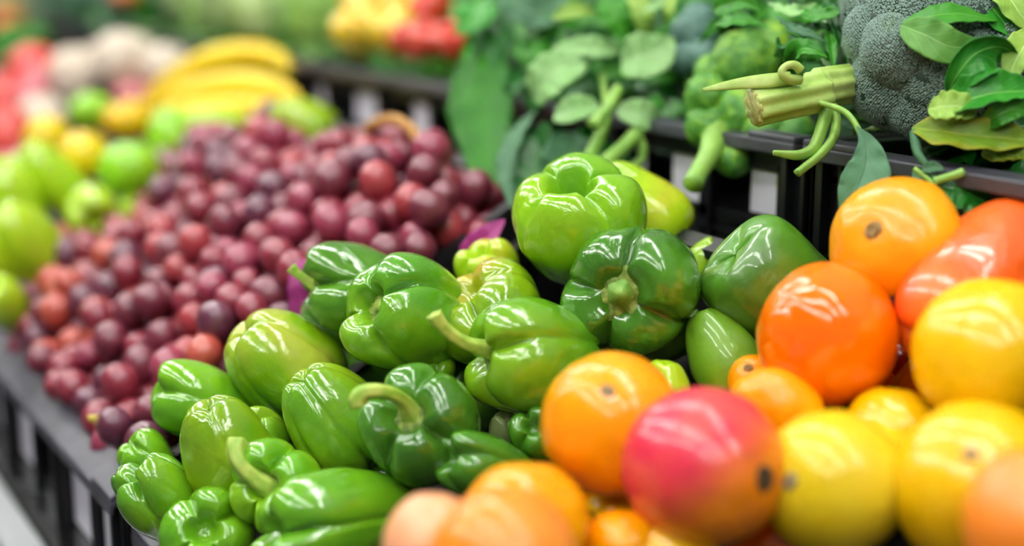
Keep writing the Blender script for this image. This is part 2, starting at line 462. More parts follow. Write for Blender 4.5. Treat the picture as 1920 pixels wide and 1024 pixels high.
bell_pepper(798, 812, 228, 220, (-.28, .42, .84), 'dark green bell pepper with a yellow-green stem hooked over to the left', 'dark', t=.885, seed=54, lobes=4, groove=.17, cavity=.17,
            stem=[(-10, -26, .008), (-32, -46, .018), (-62, -54, .024), (-88, -52, .026), (-103, -40, .026), (-100, -28, .025)], stemr=14, calyx=True, calr=.0125, group=GP, roll=.25)
bell_pepper(526, 918, 178, 190, (-.22, .20, .93), 'bright green bell pepper with a thick curved stem standing up from its hollow', 'bright', t=.89, seed=57, lobes=4, groove=.19, cavity=.24,
            stem=[(-12, -6, .006), (-32, -20, .010), (-54, -42, .012), (-64, -66, .010), (-62, -86, .006)], stemr=17, calyx=True, calr=.012, group=GP, roll=.7)
bell_pepper(645, 972, 205, 320, (-.78, -.08, .58), 'large long green bell pepper lying sideways at the front of the heap', 'green', t=.862, seed=62, lobes=4, groove=.15, taper=.25, group=GP, roll=.5, cavity=.12)
bell_pepper(392, 1005, 178, 180, (.05, .3, .9), 'green bell pepper with star-shaped folds in its top, lowest at the front left', 'green', t=.895, seed=65, lobes=4, groove=.19, group=GP, roll=.2, cavity=.2)
bell_pepper(312, 945, 150, 185, (-.45, .6, .3), 'glossy green bell pepper leaning on the front crate rim', 'mid', t=.925, seed=68, lobes=4, groove=.17, group=GP, roll=.9)
bell_pepper(280, 862, 100, 110, (-.5, .5, .35), 'small glossy green bell pepper above the crate corner, beside the grapes', 'green', t=.965, seed=71, lobes=4, groove=.12, group=GP)
bell_pepper(252, 925, 60, 110, (-.3, .6, .2), 'sliver of dark green bell pepper at the crate corner', 'dark', t=.95, seed=73, lobes=3, groove=.12, group=GP, lowres=True)
bell_pepper(925, 880, 125, 200, (-.7, .25, .4), 'dark green bell pepper with curved white glints, low beside the orange', 'dark', t=.86, seed=75, lobes=4, groove=.14, group=GP, roll=.4, cavity=.12)
bell_pepper(1012, 822, 110, 120, (-.2, .4, .7), 'small dark green bell pepper tucked behind the left side of the orange', 'dark', t=.885, seed=78, lobes=4, groove=.17, group=GP)
bell_pepper(945, 812, 62, 80, (.1, .6, .3), 'pale green pepper tip in the gap under the long-stemmed pepper', ('#8fa860', '#a8bc78'), t=.915, seed=80, lobes=3, groove=.08, group=GP, lowres=True)
bell_pepper(1464, 556, 222, 272, (.70, -.60, -.25), 'dark green straight-sided pepper with a broad mottled white sheen, left of the oranges', ('#2c6408', '#428410'), t=.915, seed=83, lobes=4, groove=.035, taper=0, boxy=True, group=GP, roll=.15, rough=.3)
bell_pepper(1352, 660, 140, 170, (.3, -.6, .1), 'shaded light green pepper below the straight-sided dark one', ('#4c8406', '#68a00a'), t=.90, seed=86, lobes=3, groove=.03, group=GP, lowres=True, rough=.42)  # skin colour darkened to stand in for the shade it lies in
bell_pepper(1238, 750, 132, 150, (-.1, -.6, .0), 'bright green pepper edge showing just behind the orange with a grey scar', 'lime', t=.87, seed=88, lobes=3, groove=.0, group=GP, lowres=True)
bell_pepper(1312, 500, 84, 120, (-.3, -.5, -.2), 'small yellow-green pepper behind the dark cut-stem pepper', ('#7cae0c', '#9cc414'), t=.985, seed=90, lobes=3, groove=.0, group=GP, lowres=True)
bell_pepper(808, 700, 80, 90, (.2, .5, .3), 'small light green pepper in the gap beneath the long stem', 'bright', t=.955, seed=92, lobes=3, groove=.08, group=GP, lowres=True)
# lower layer, seen only in the gaps
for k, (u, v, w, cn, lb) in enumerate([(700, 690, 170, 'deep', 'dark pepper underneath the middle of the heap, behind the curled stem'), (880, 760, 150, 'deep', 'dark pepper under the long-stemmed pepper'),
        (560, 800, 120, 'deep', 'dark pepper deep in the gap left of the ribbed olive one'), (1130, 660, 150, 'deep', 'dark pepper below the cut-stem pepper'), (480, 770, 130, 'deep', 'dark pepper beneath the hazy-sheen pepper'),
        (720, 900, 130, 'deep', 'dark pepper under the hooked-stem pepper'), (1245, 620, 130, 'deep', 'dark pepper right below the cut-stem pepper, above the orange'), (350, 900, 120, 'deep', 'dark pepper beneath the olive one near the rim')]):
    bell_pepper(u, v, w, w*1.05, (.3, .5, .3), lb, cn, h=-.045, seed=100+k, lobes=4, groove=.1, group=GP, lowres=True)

# ================================================================== oranges, yellow fruit, mango
OR = 'round citrus and stone fruit heaped at the right'
orange = peel_mat('#ff9a00', '#ffb300', None, .22, .26)
deep_or = peel_mat('#ff6600', '#ff7d00', None, .08, .17, .5)
gold = peel_mat('#f59a00', '#ffba08', '#ffa600', .42, .3, .25)
yel = peel_mat('#ecb800', '#f5ca0a', None, .10, .26, .3)
lemon = peel_mat('#e4c400', '#ecd22a', None, .10, .30, .3)
peach = peel_mat('#ff9a4a', '#ffa04a', '#ff8c20', .05, .36, .2)
_g = axis_rot(cv(.56, -.02, .80), .6).transposed() @ cv(.62, -.72, .1)
mango = peel_mat('#d42c48', '#e24c4c', '#dc344c', .05, .27, .3, grad=(tuple(_g), '#f08c14', -.014, .022), nscale=22)
fruit('orange', 1680, 456, 254, 212, 'yellow-orange orange with a brown stem scar, topmost of the right heap under the hanging leaf', gold, t=.85, ax=(-.62, .22, .75), scar=True, scar_r=.0052, seed=2, dimple=.05, lumps=.05, cat='orange', group=OR)
fruit('orange', 1549, 628, 268, 264, 'glossy deep orange fruit below the topmost yellow-orange one', deep_or, t=.835, ax=(.5, -.4, -.3), seed=4, dimple=.05, lumps=.06, lobes=4, lobe_amp=.02, cat='orange', group=OR)
bell_pepper(1836, 556, 272, 345, (.74, .50, -.35), 'red-orange lobed pepper with a saddle-shaped shine at the right edge', ('#ff4a08', '#ff6a10'), t=.83, seed=9, lobes=3, groove=.13, taper=.0, name='red_orange_pepper', group=None, roll=2.2, rough=.24)
fruit('grapefruit', 1858, 662, 292, 284, 'large yellow fruit at the right edge under the red-orange pepper', yel, t=.775, ax=(.3, -.6, -.2), seed=8, dimple=.04, lumps=.04, cat='fruit', group=OR)
fruit('orange', 1148, 794, 272, 276, 'orange with a small grey scar near its top, in front of the peppers', orange, t=.80, ax=(-.12, .52, .84), scar=True, scar_r=.0038, scar_mat='scar_grey', seed=10, dimple=.035, lumps=.05, cat='orange', group=OR)
fruit('mango', 1320, 876, 296, 330, 'pink-red and orange mango with a dark stem hole on its right side', mango, t=.755, ax=(.56, -.02, .80), scar=True, scar_r=.0062, scar_mat='scar_dark', seed=12, dimple=.05, lumps=.05, cat='mango', roll=.6)
fruit('lemon', 1561, 908, 278, 274, 'round pale yellow fruit with a grey scar on its left, beside the mango', lemon, t=.75, ax=(-.72, .14, .68), scar=True, scar_r=.0042, scar_mat='scar_grey', seed=14, dimple=.03, lumps=.03, cat='fruit', group=OR)
fruit('grapefruit', 1838, 915, 330, 320, 'large yellow fruit with a faint grey scar, at the lower right corner', yel, t=.72, ax=(-.36, .5, .78), scar=True, scar_r=.0036, scar_mat='scar_grey', seed=16, dimple=.035, lumps=.04, cat='fruit', group=OR)
fruit('peach', 1955, 985, 290, 300, 'blurred peach-orange fruit cut by the right edge of the photo, nearest of all', peach, t=.645, seed=18, cat='peach', dimple=.03)
fruit('orange', 1455, 772, 186, 142, 'small golden orange between the mango and the deep orange one', gold, t=.82, ax=(-.3, -.5, .4), seed=20, lumps=.05, cat='orange', group=OR)
fruit('orange', 1412, 712, 96, 92, 'small orange with crusty scar specks, peeping above the golden one', gold, t=.87, ax=(-.3, .5, .7), scar=True, scar_r=.0028, seed=22, cat='orange', group=OR)
fruit('grapefruit', 1672, 808, 180, 165, 'yellow-orange fruit in the dip between the two large yellow ones', yel, t=.80, seed=24, lumps=.05, cat='fruit', group=OR)
fruit('lemon', 1640, 860, 150, 150, 'bright lemon yellow fruit just right of the pale yellow one', lemon, t=.785, seed=25, cat='fruit', group=OR)
fruit('tomato', 1700, 690, 118, 150, 'dark red-orange fruit with a small dark eye, deep in the gap', peel_mat('#c83008', '#e04a0a', None, .05, .25), t=.90, ax=(.0, .1, .9), scar=True, scar_r=.003, scar_mat='scar_dark', seed=26, cat='tomato')
fruit('orange', 982, 985, 246, 240, 'orange rising behind the two peach-coloured fruits at the bottom edge', orange, t=.75, seed=28, cat='orange', group=OR, lumps=.05)
fruit('peach', 945, 1055, 285, 285, 'blurred orange fruit in the middle of the bottom edge', peel_mat('#ff8c1a', '#ffa040', None, .05, .3), t=.68, seed=30, cat='peach', lumps=.04)
fruit('peach', 812, 1025, 190, 205, 'pale peach-pink fruit at the bottom edge against the long green pepper', peel_mat('#ffab78', '#f2a86a', '#ffb88a', .05, .35), t=.71, seed=32, cat='peach', lumps=.04)
fruit('orange', 1168, 1020, 150, 130, 'small orange at the bottom edge left of the mango', orange, t=.76, seed=34, cat='orange', group=OR)
fruit('grapefruit', 1150, 950, 100, 60, 'yellow fruit glimpsed under the grey-scarred orange', yel, t=.82, seed=36, cat='fruit', group=OR)
for k, (u, v, w, mt, t, lb) in enumerate([(1100, 935, 170, orange, .86, 'orange underneath the grey-scarred one'), (1470, 1010, 220, deep_or, .80, 'orange-red fruit low between the mango and the pale yellow one'),
        (1700, 1010, 220, yel, .78, 'yellow fruit low between the pale and the corner one'), (1760, 740, 170, deep_or, .87, 'deep orange fruit hidden behind the yellow ones'),
        (1640, 745, 150, deep_or, .90, 'deep orange fruit underneath the glossy one'), (1310, 815, 150, gold, .87, 'golden fruit underneath behind the mango'), (1860, 800, 200, yel, .82, 'yellow fruit between the two large ones at the right edge'),
        (1260, 1060, 190, yel, .76, 'yellow fruit below the mango at the bottom edge')]):
    fruit('orange' if mt in (deep_or, gold) else 'grapefruit', u, v, w, w, lb, mt, t=t, seed=120+k, cat='fruit', group=OR, nt=48)

# ================================================================== far left of the lower tier
LM = simple_mat('lime_skin', '#80c814', '#a0dc28', 30, .3, .15, .0008, coat=.3, bscale=300)
LE = simple_mat('lemon_skin', '#f0c800', '#fae020', 30, .28, .15, .0008, coat=.4, bscale=300)
fruit('lemon', 88, 258, 84, 88, 'yellow lemon, leftmost, beside the pale roots', LE, t=1.62, seed=40, cat='lemon', group='lemons')
fruit('lemon', 157, 292, 92, 96, 'bright yellow lemon left of the big lime', LE, t=1.55, seed=41, cat='lemon', group='lemons')
fruit('lemon', 238, 228, 92, 72, 'golden lemon above the big lime, under the banana tips', peel_mat('#e8b400', '#f2cc10', None, .1, .3), t=1.68, seed=42, cat='lemon', group='lemons')
fruit('lime', 172, 208, 84, 70, 'green-yellow lime above the lemons', LM, t=1.74, seed=43, cat='lime', group='limes')
fruit('lime', 244, 318, 116, 108, 'large light green lime in front of the lemons', LM, t=1.5, seed=44, cat='lime', group='limes', lumps=.02)
fruit('lime', 322, 262, 92, 124, 'green lime left of the top of the grapes', LM, t=1.6, seed=45, cat='lime', group='limes')
fruit('lime', 405, 238, 150, 76, 'pale green lime lying under the bananas', simple_mat('pale_lime_skin', '#9ed02a', '#b8dc40', 20, .4, .1), t=1.62, seed=46, cat='lime', group='limes')
fruit('lime', 258, 400, 84, 78, 'yellow-green lime at the left edge of the grapes', simple_mat('yellow_lime_skin', '#98cc1c', '#b8d828', 20, .35, .1), t=1.5, seed=47, cat='lime', group='limes')
fruit('lime', 322, 345, 80, 70, 'green lime half under the grapes', LM, t=1.55, seed=48, cat='lime', group='limes')
bell_pepper(570, 232, 110, 130, (.5, -.3, -.3), 'yellow-green pepper below the banana ends', ('#8cbc08', '#b0cc10'), t=1.5, seed=140, lobes=3, groove=.08, lowres=True)
YP = 'yellow-green peppers at the left edge'
for k, (u, v, w, l, ax, t, lb) in enumerate([(108, 345, 110, 190, (-.62, .6, .3), 1.5, 'yellow-green pepper with a row of white glints under the lemons'),
        (168, 392, 104, 120, (.3, -.3, .6), 1.45, 'rounded yellow-green pepper left of the grapes'), (28, 385, 110, 170, (-.4, .7, .3), 1.45, 'yellow-green pepper cut by the left edge, upper one'),
        (62, 470, 130, 190, (-.5, .55, .4), 1.38, 'largest pale yellow-green pepper above the left grapes'), (12, 575, 90, 120, (-.2, .5, .5), 1.32, 'lowest yellow-green pepper at the left edge'),
        (-30, 500, 120, 150, (-.2, .5, .5), 1.36, 'yellow-green pepper mostly outside the left edge')]):
    bell_pepper(u, v, w, l, ax, lb, ('#98c808', '#b4dc12'), t=t, seed=150+k, lobes=3, groove=.13, lowres=True, group=YP, rough=.10)
# pale round roots
RT = simple_mat('pale_root_skin', '#d6c6ae', '#e8ddcc', 22, .5, .3, .001, coat=.1)
for k, (u, v, w, h_, t, lb) in enumerate([(143, 145, 108, 118, 2.05, 'round beige turnip, left of the tallest one'), (236, 116, 128, 118, 2.0, 'tallest round beige turnip in front of the dark crate'), (312, 128, 92, 92, 1.98, 'beige turnip at the banana side'),
        (190, 125, 90, 90, 2.1, 'beige turnip behind, between the two big ones'), (80, 225, 96, 100, 1.85, 'pinkish white turnip above the leftmost lemon'), (55, 305, 60, 70, 1.62, 'small pale turnip by the left lemon')]):
    fruit('turnip', u, v, w, h_, lb, RT, t=t, seed=160+k, cat='turnip', group='pale turnips', lumps=.06, skin='skin', nt=48)
RD = simple_mat('red_skin', '#d8382c', '#e85048', 20, .3, .15, .001, coat=.4)
PK = simple_mat('pink_skin', '#c0505a', '#d88088', 20, .35, .15, .001, coat=.3)
for k, (u, v, w, h_, t, m_, lb) in enumerate([(62, 130, 100, 96, 2.1, RD, 'red tomato beside the beige turnips'), (12, 190, 90, 110, 1.95, RD, 'red tomato at the left edge'), (70, 152, 60, 60, 1.95, PK, 'pink radish in front of the red tomato'),
        (18, 262, 84, 130, 1.78, RD, 'long red tomato low at the left edge'), (25, 315, 90, 60, 1.66, PK, 'dull pink radish at the left edge above the peppers'), (255, 182, 90, 50, 1.95, PK, 'purple-pink root below the tallest turnip'),
        (60, 185, 70, 70, 1.93, PK, 'dark pink radish under the red tomato')]):
    fruit('tomato' if m_ is RD else 'radish', u, v, w, h_, lb, m_, t=t, seed=170+k, cat='tomato' if m_ is RD else 'radish', lumps=.05, skin='skin', nt=48)

# bananas
BN = simple_mat('banana_skin', '#ecc800', '#f6da1c', 12, .42, .1, .001, coat=.1)
BT = simple_mat('banana_tip', '#7a6a20', '#a89a30', 60, .7, .2, .001)
bt = thing('banana_bunch', 'hand of yellow bananas lying across the crate behind the grapes', 'bananas', at(420, 150, 1.72))
def banana(pts, r, t=1.7):
    pw = P3(*pts)
    k = px(r, t)
    V, F = tube(pw, [k*.25, k*.7, k*.93, k, k, k*.97, k*.85, k*.62, k*.28], 20, 36, ribs=5, rib_amp=.045)
    o = mesh_obj('banana', V, F, BN, bt, world=True)
    e = (pw[-1]-pw[-2]).normalized()
    V, F = tube([pw[-1]-e*.004, pw[-1]+e*.002, pw[-1]+e*.006], [k*.3, k*.26, k*.2], 10, 6)
    mesh_obj('tip', V, F, BT, o, world=True)
banana([(268, 192, 1.84), (330, 150, 1.82), (400, 116, 1.8), (465, 104, 1.77), (520, 112, 1.74), (544, 134, 1.72)], 30)
banana([(268, 206, 1.79), (345, 180, 1.75), (420, 164, 1.72), (485, 162, 1.69), (540, 176, 1.65), (562, 196, 1.63)], 29)
banana([(280, 220, 1.74), (350, 212, 1.7), (430, 206, 1.68), (500, 206, 1.65), (542, 218, 1.62), (556, 230, 1.6)], 25)
V, F = tube(P3((276, 214, 1.80), (254, 204, 1.82), (236, 196, 1.84)), [px(22, 1.8), px(14, 1.8), px(11, 1.8)], 14, 10)
mesh_obj('crown', V, F, BN, bt, world=True)

# ================================================================== grapes
gm = []
for k, (c1, c2) in enumerate([('#700c1c', '#961c2c'), ('#580a1a', '#7c182a'), ('#98222c', '#b23a34'), ('#b03c2c', '#c65a34'), ('#481024', '#661c36'), ('#841c34', '#a03450')]):
    m = NT('grape_skin'); co = m.coord()
    col = m.ramp(m.noise(80, 3, co), [(.35, srgb(c1)), (.65, srgb(c2))])
    bloom = m.n('ShaderNodeMapRange'); m.l(m.noise(60, 4, co), bloom.inputs[0]); bloom.inputs[1].default_value = .42; bloom.inputs[2].default_value = .75; bloom.inputs[4].default_value = .34
    m.l(m.mix(bloom.outputs[0], col, srgb('#a07c98')), m.b.inputs['Base Color'])
    m.set(Roughness=.33, Specular_IOR_Level=.6, Subsurface_Weight=.25, Subsurface_Scale=.006, Coat_Weight=.4, Coat_Roughness=.16)
    m.b.inputs['Subsurface Radius'].default_value = (1, .3, .3)
    gm.append(m.m)
POLY = [(335, 300), (345, 262), (410, 250), (495, 232), (560, 285), (600, 272), (690, 262), (800, 276), (860, 315), (915, 370), (920, 420), (880, 490), (720, 520), (600, 600), (500, 640), (450, 700), (340, 740), (300, 810), (255, 885), (215, 905), (158, 852), (78, 735), (28, 655), (28, 600), (45, 560), (85, 480), (180, 440), (245, 425), (300, 380)]
def inside(u, v):
    c = False; n = len(POLY)
    for i in range(n):
        (x1, y1), (x2, y2) = POLY[i], POLY[(i+1) % n]
        if (y1 > v) != (y2 > v) and u < (x2-x1)*(v-y1)/(y2-y1)+x1: c = not c
    return c
def heap_h(a, b):     # mound height of the grapes above the slope (a along the row, b up the slope)
    return .006+(.004+.034*max(0, math.sin(PI*min(1, max(0, (b-.03)/.42)))))*min(1, max(.25, (a-.93)/.14))+.014*noise.noise(Vector((a*9, b*9, 3)))
rg = random.Random(5); cand = []
SP = .0292
for layer in range(3):
    na = int(1.1/SP); nb = int(.46/(SP*.866))
    for i in range(na):
        for j in range(nb):
            a = .955+i*SP+(j % 2)*SP/2+layer*SP*.5+rg.uniform(-.3, .3)*SP; b = .028+j*SP*.866+(layer % 2)*SP*.4+rg.uniform(-.3, .3)*SP
            h = heap_h(a, b)-layer*.022+rg.uniform(-.65, .45)*SP
            p = S0+SB*b+SN*h+Vector((0, a, 0))
            u, v, t = proj(p)
            if inside(u, v): cand.append([p, layer, rg.uniform(.0122, .0156)])
for it in range(10):                                     # push neighbours apart until they only touch
    X = np.array([list(c[0]) for c in cand]); R = np.array([c[2] for c in cand])
    D = X[:, None]-X[None]; d = np.sqrt((D**2).sum(2))+1e-9; np.fill_diagonal(d, 9)
    ov = np.clip((R[:, None]+R[None])*.985-d, 0, None)
    X += (D/d[..., None]*ov[..., None]*.42).sum(1)
    for c, x in zip(cand, X): c[0] = Vector(x)
BC = [((400, 330), 'red grape bunch at the top left of the grape heap, under the bananas'), ((540, 320), 'red grape bunch at the crest of the heap, with paler stalks showing'), ((700, 300), 'red grape bunch below the arching brown stalk'),
      ((840, 360), 'darkest red grape bunch at the right end of the heap, by the hanging green leaf'), ((780, 440), 'plump red grape bunch behind the deep green pepper'), ((610, 430), 'red grape bunch in the middle of the heap, left of the thin pepper stem'),
      ((460, 450), 'dark red grape bunch in the centre left of the heap'), ((300, 450), 'red grape bunch beside the yellow-green peppers'), ((150, 520), 'orange-tinged red grape bunch nearest the left peppers'),
      ((330, 600), 'red grape bunch above the green pepper with a blunt end'), ((480, 570), 'dark purple-red grape bunch left of the hazy-sheen pepper'), ((100, 650), 'red grape bunch along the left crate rim'), ((220, 720), 'red grape bunch low at the rim, behind the yellow stalk bit'), ((240, 830), 'lowest red grape bunch, in the crate corner by the peppers')]
bunch = []
gmesh = []
for k in range(6):
    V, F = fruit_verts(300+k, 2*1.0, 2*1.12, .02, .05, nt=20)
    gmesh.append((V, F))
GM = {}
for (uv_, lb) in BC:
    t = on_slope(*uv_, .04)
    bunch.append(thing('grape_bunch', lb, 'grapes', at(*uv_, t), 'red grape bunches'))
bp = [Vector((p[0][0], p[0][1], 0)) for p in BC]
for idx, (p, layer, r) in enumerate(cand):
    u, v, t = proj(p)
    k = min(range(len(BC)), key=lambda q: (Vector((u, v, 0))-bp[q]).length+rg.uniform(0, 18))
    dark = 1 if k in (3, 6, 10) else 0
    mi = rg.choice([1, 4, 0, 1, 5, 0]) if dark else rg.choice([0, 0, 1, 2, 5, 0, 1, 5, 4, 2, 0, 3])
    if k in (8, 11) and rg.random() < .2: mi = 3
    key = (idx % 6, mi)
    if key not in GM:
        me = bpy.data.meshes.new('grape'); V, F = gmesh[key[0]]
        me.from_pydata([tuple(x) for x in V], [], F); me.polygons.foreach_set('use_smooth', [True]*len(F)); me.materials.append(gm[mi]); GM[key] = me
    o = bpy.data.objects.new('grape', GM[key]); COL.objects.link(o); o.parent = bunch[k]
    o.matrix_basis = wm(bunch[k]).inverted() @ Matrix.Translation(p) @ Matrix.Rotation(rg.uniform(0, 6), 4, Vector((rg.uniform(-1, 1), rg.uniform(-1, 1), rg.uniform(-1, 1))).normalized()) @ Matrix.Scale(r, 4)
GSM = simple_mat('grape_stalk', '#a87838', '#c09048', 60, .6, .3, .001); GYM = simple_mat('grape_stalk_yellow', '#b8a040', '#c8b850', 60, .6, .3, .001)
def stalk(k, pts, r, m=GSM):
    V, F = tube(P3(*pts), [px(r, pts[0][2])]*3, 10, 20)
    mesh_obj('stalk', V, F, m, bunch[k], world=True)
stalk(2, [(688, 262, 1.27), (698, 236, 1.25), (735, 224, 1.23), (768, 240, 1.21), (792, 275, 1.2)], 11)
stalk(12, [(168, 785, 1.05), (182, 787, 1.05), (186, 800, 1.05), (198, 818, 1.06)], 7, GYM)
stalk(12, [(165, 783, 1.05), (200, 783, 1.05), (214, 790, 1.06)], 5, GYM)
stalk(5, [(668, 392, 1.17), (680, 384, 1.15), (694, 390, 1.15)], 7, GYM)

# magenta leaves poking up between grapes and peppers
MG = leaf_mat('magenta_leaf', '#8c2068', '#a83c84', '#b85c98', .35, .04, 5, trans=.15)
o = leaf('purple_leaf', P3((868, 512, 1.05), (890, 476, 1.045), (915, 445, 1.04), (946, 412, 1.04)), px(62, 1.05), MG, None, kind='ovate', face=cv(-.3, .5, 1), fold=.3, wave=.04)
tag(o, 'magenta leaf sticking up between the grapes and the small yellow-green pepper', 'leaf')
o = leaf('purple_leaf', P3((574, 610, 1.06), (566, 570, 1.06), (562, 530, 1.06), (572, 486, 1.07)), px(46, 1.06), MG, None, kind='broad', face=cv(-.3, .3, 1), fold=.2, wave=.05)
tag(o, 'narrow magenta leaf under the thin pepper stem', 'leaf')
# ================================================================== leafy greens of the upper tier
L_mid = leaf_mat('spinach_leaf', '#287818', '#449424', '#74b44c', .4, .05, 6)
L_pale = leaf_mat('spinach_leaf_underside', '#86bc6a', '#a0cc88', '#b8d8a0', .5, .06, 6)
L_dark = leaf_mat('dark_leaf', '#0e5010', '#1c661a', '#3c8430', .35, .05, 7, coat=.25)
L_blue = leaf_mat('bluish_leaf', '#386444', '#4a7a50', '#709c70', .55, .05, 6)
L_brt = leaf_mat('bright_leaf', '#1f7a1c', '#3a962a', '#86c860', .36, .04, 6, coat=.25)
L_yel = leaf_mat('yellowing_leaf', '#5c8c1e', '#7a9624', '#b0b84a', .45, .05, 7, edge='#8e9418')
L_lime = leaf_mat('lime_leaf', '#7aa83a', '#9cc254', '#c4dc90', .45, .05, 6)
L_grey = leaf_mat('greygreen_leaf', '#3f6f4c', '#558660', '#2f5a40', .5, .06, 7)
ST = simple_mat('green_stalk', '#6f9e3a', '#8fbc50', 60, .45, .4, .001, bscale=140)
STL = simple_mat('pale_green_stalk', '#8cb24a', '#b4cc70', 50, .42, .4, .0015, bscale=120)
def stem_part(name, pts, radii, mat, parent, n=16, ribs=0, amp=.1, rings=None, squash=1.0):
    t = pts[0][2]; V, F = tube(P3(*pts), [px(r, t) for r in radii], n, rings or 30, ribs, amp, True, squash)
    return mesh_obj(name, V, F, mat, parent, world=True)

# --- big grey-green broccoli head
BUD = NT('broccoli_buds'); co = BUD.coord()
c = BUD.ramp(BUD.noise(26, 3, co), [(.35, srgb('#4a6656')), (.55, srgb('#5e7a6a')), (.7, srgb('#5c8040'))])
sx = BUD.n('ShaderNodeSeparateXYZ'); BUD.l(BUD.n('ShaderNodeUVMap').outputs[0], sx.inputs[0])
BUD.l(BUD.mix(sx.outputs[0], srgb('#20382a'), BUD.mix(BUD.math('MULTIPLY', BUD.noise(500, 1, co), .7), c, srgb('#8ca498'))), BUD.b.inputs['Base Color']); BUD.set(Roughness=.6)
BUDG = NT('green_broccoli_buds'); co = BUDG.coord()
c = BUDG.ramp(BUDG.noise(75, 5, co, .7), [(.3, srgb('#2f6e26')), (.5, srgb('#4f8e2c')), (.64, srgb('#8cb828'))])
BUDG.l(c, BUDG.b.inputs['Base Color']); BUDG.set(Roughness=.55)
vb = BUDG.n('ShaderNodeTexVoronoi'); vb.inputs['Scale'].default_value = 420; BUDG.l(co, vb.inputs[0])
BUDG.l(BUDG.bump(vb.outputs['Distance'], -.9, .0018), BUDG.b.inputs['Normal'])
BUDB = NT('bluish_broccoli_buds'); co = BUDB.coord()
c = BUDB.ramp(BUDB.noise(40, 3, co), [(.35, srgb('#3c6254')), (.65, srgb('#587e70'))])
BUDB.l(c, BUDB.b.inputs['Base Color']); BUDB.set(Roughness=.6)
vb = BUDB.n('ShaderNodeTexVoronoi'); vb.inputs['Scale'].default_value = 420; BUDB.l(co, vb.inputs[0])
BUDB.l(BUDB.bump(vb.outputs['Distance'], -.9, .0018), BUDB.b.inputs['Normal'])

_ico = bmesh.new(); bmesh.ops.create_icosphere(_ico, subdivisions=1, radius=1)
ICO_V = np.array([v.co[:] for v in _ico.verts]); ICO_F = [tuple(x.index for x in f.verts) for f in _ico.faces]; _ico.free()
def lumpy(center, r, seed, nlump, squash=1.0):
    """radius field of a broccoli head made of domes"""
    rn = random.Random(seed); dirs = []
    gold_ = PI*(3-5**.5)
    for i in range(nlump):
        z = 1-2*(i+.5)/nlump; q = (1-z*z)**.5; a = gold_*i
        dirs.append((Vector((q*math.cos(a), q*math.sin(a), z))+Vector((rn.uniform(-.18, .18), rn.uniform(-.18, .18), rn.uniform(-.18, .18)))).normalized())
    lr = [rn.uniform(.9, 1.1) for _ in dirs]
    D = np.array([d[:] for d in dirs]); LR = np.array(lr)
    ang = 2.3/math.sqrt(nlump)
    def f(X):
        dots = np.clip(X @ D.T, -1, 1); a = np.arccos(dots)/ang
        h = np.where(a < 1.2, np.sqrt(np.clip(1.44-a*a, 0, None))/1.2, 0)*LR[None]
        return r*(.86+.17*h.max(1))
    return f
def floret(name, center, r, seed, mat, parent, nlump=26, beads=0, bead_r=.0010, squash=(1, 1, 1)):
    f = lumpy(center, r, seed, nlump)
    N = 60; M_ = 44; X = []
    for i in range(M_):
        ph = PI*i/(M_-1)
        for j in range(N):
            th = 2*PI*j/N; X.append((math.sin(ph)*math.cos(th), math.sin(ph)*math.sin(th), math.cos(ph)))
    X = np.array(X); R = f(X)
    off = Vector((seed*1.3, 2, 3)); V = [Vector(center)+Vector((x[0]*squash[0], x[1]*squash[1], x[2]*squash[2]))*(q*(1+.05*noise.noise(Vector(x)*5+off))) for x, q in zip(X, R)]
    F = grid_faces(M_, N, True)
    if beads:
        g = PI*(3-5**.5); i = np.arange(beads); z = 1-2*(i+.5)/beads; q = np.sqrt(1-z*z); a = g*i
        rs = np.random.RandomState(seed)
        Y = np.stack([q*np.cos(a), q*np.sin(a), z], 1)+rs.normal(0, .006, (beads, 3)); Y /= np.linalg.norm(Y, axis=1)[:, None]
        keep = (Y @ np.array((-FWD)[:])) > -.25
        Y = Y[keep]; RR = f(Y)
        allV = [np.array([v[:] for v in V])]; base = len(V)
        P = np.array(center[:])+Y*np.array(squash)*(RR*1.0)[:, None]
        br = bead_r*rs.uniform(.75, 1.25, len(P))
        BV = (P[:, None, :]+ICO_V[None]*br[:, None, None]).reshape(-1, 3)
        V = np.concatenate([allV[0], BV]).tolist()
        n = len(ICO_V)
        for k in range(len(P)):
            b = base+k*n; F += [(x+b, y+b, w+b) for x, y, w in ICO_F]
    nb0 = N*M_
    o = mesh_obj(name, V, F, mat, parent, world=True, uv=[(0 if k < nb0 else 1, 0) for k in range(len(V))])
    return o
br = thing('broccoli', 'big grey-green broccoli head with fine beaded buds at the upper right', 'broccoli', at(1760, 130, .95))
# crown built of several domes
cc = [((1735, 70, .97), .052, 14), ((1690, 150, .965), .034, 12), ((1650, 70, .965), .024, 9), ((1775, 150, .95), .040, 12), ((1655, 15, .99), .030, 9), ((1730, 195, .955), .026, 9), ((1840, 120, .96), .042, 12), ((1880, 30, .97), .045, 12), ((1860, 190, .965), .030, 9), ((1690, 95, .94), .026, 9)]
for k, ((u, v, t), r, nl) in enumerate(cc):
    floret('floret', at(u, v, t-.02), r, 10+k, BUD.m, br, nl, int(4*PI*r*r/(.0019**2)*1.5), .00105)
stem_part('stalk', [(1740, 130, .99), (1800, 120, 1.03), (1870, 110, 1.07)], [50, 45, 42], STL, br)

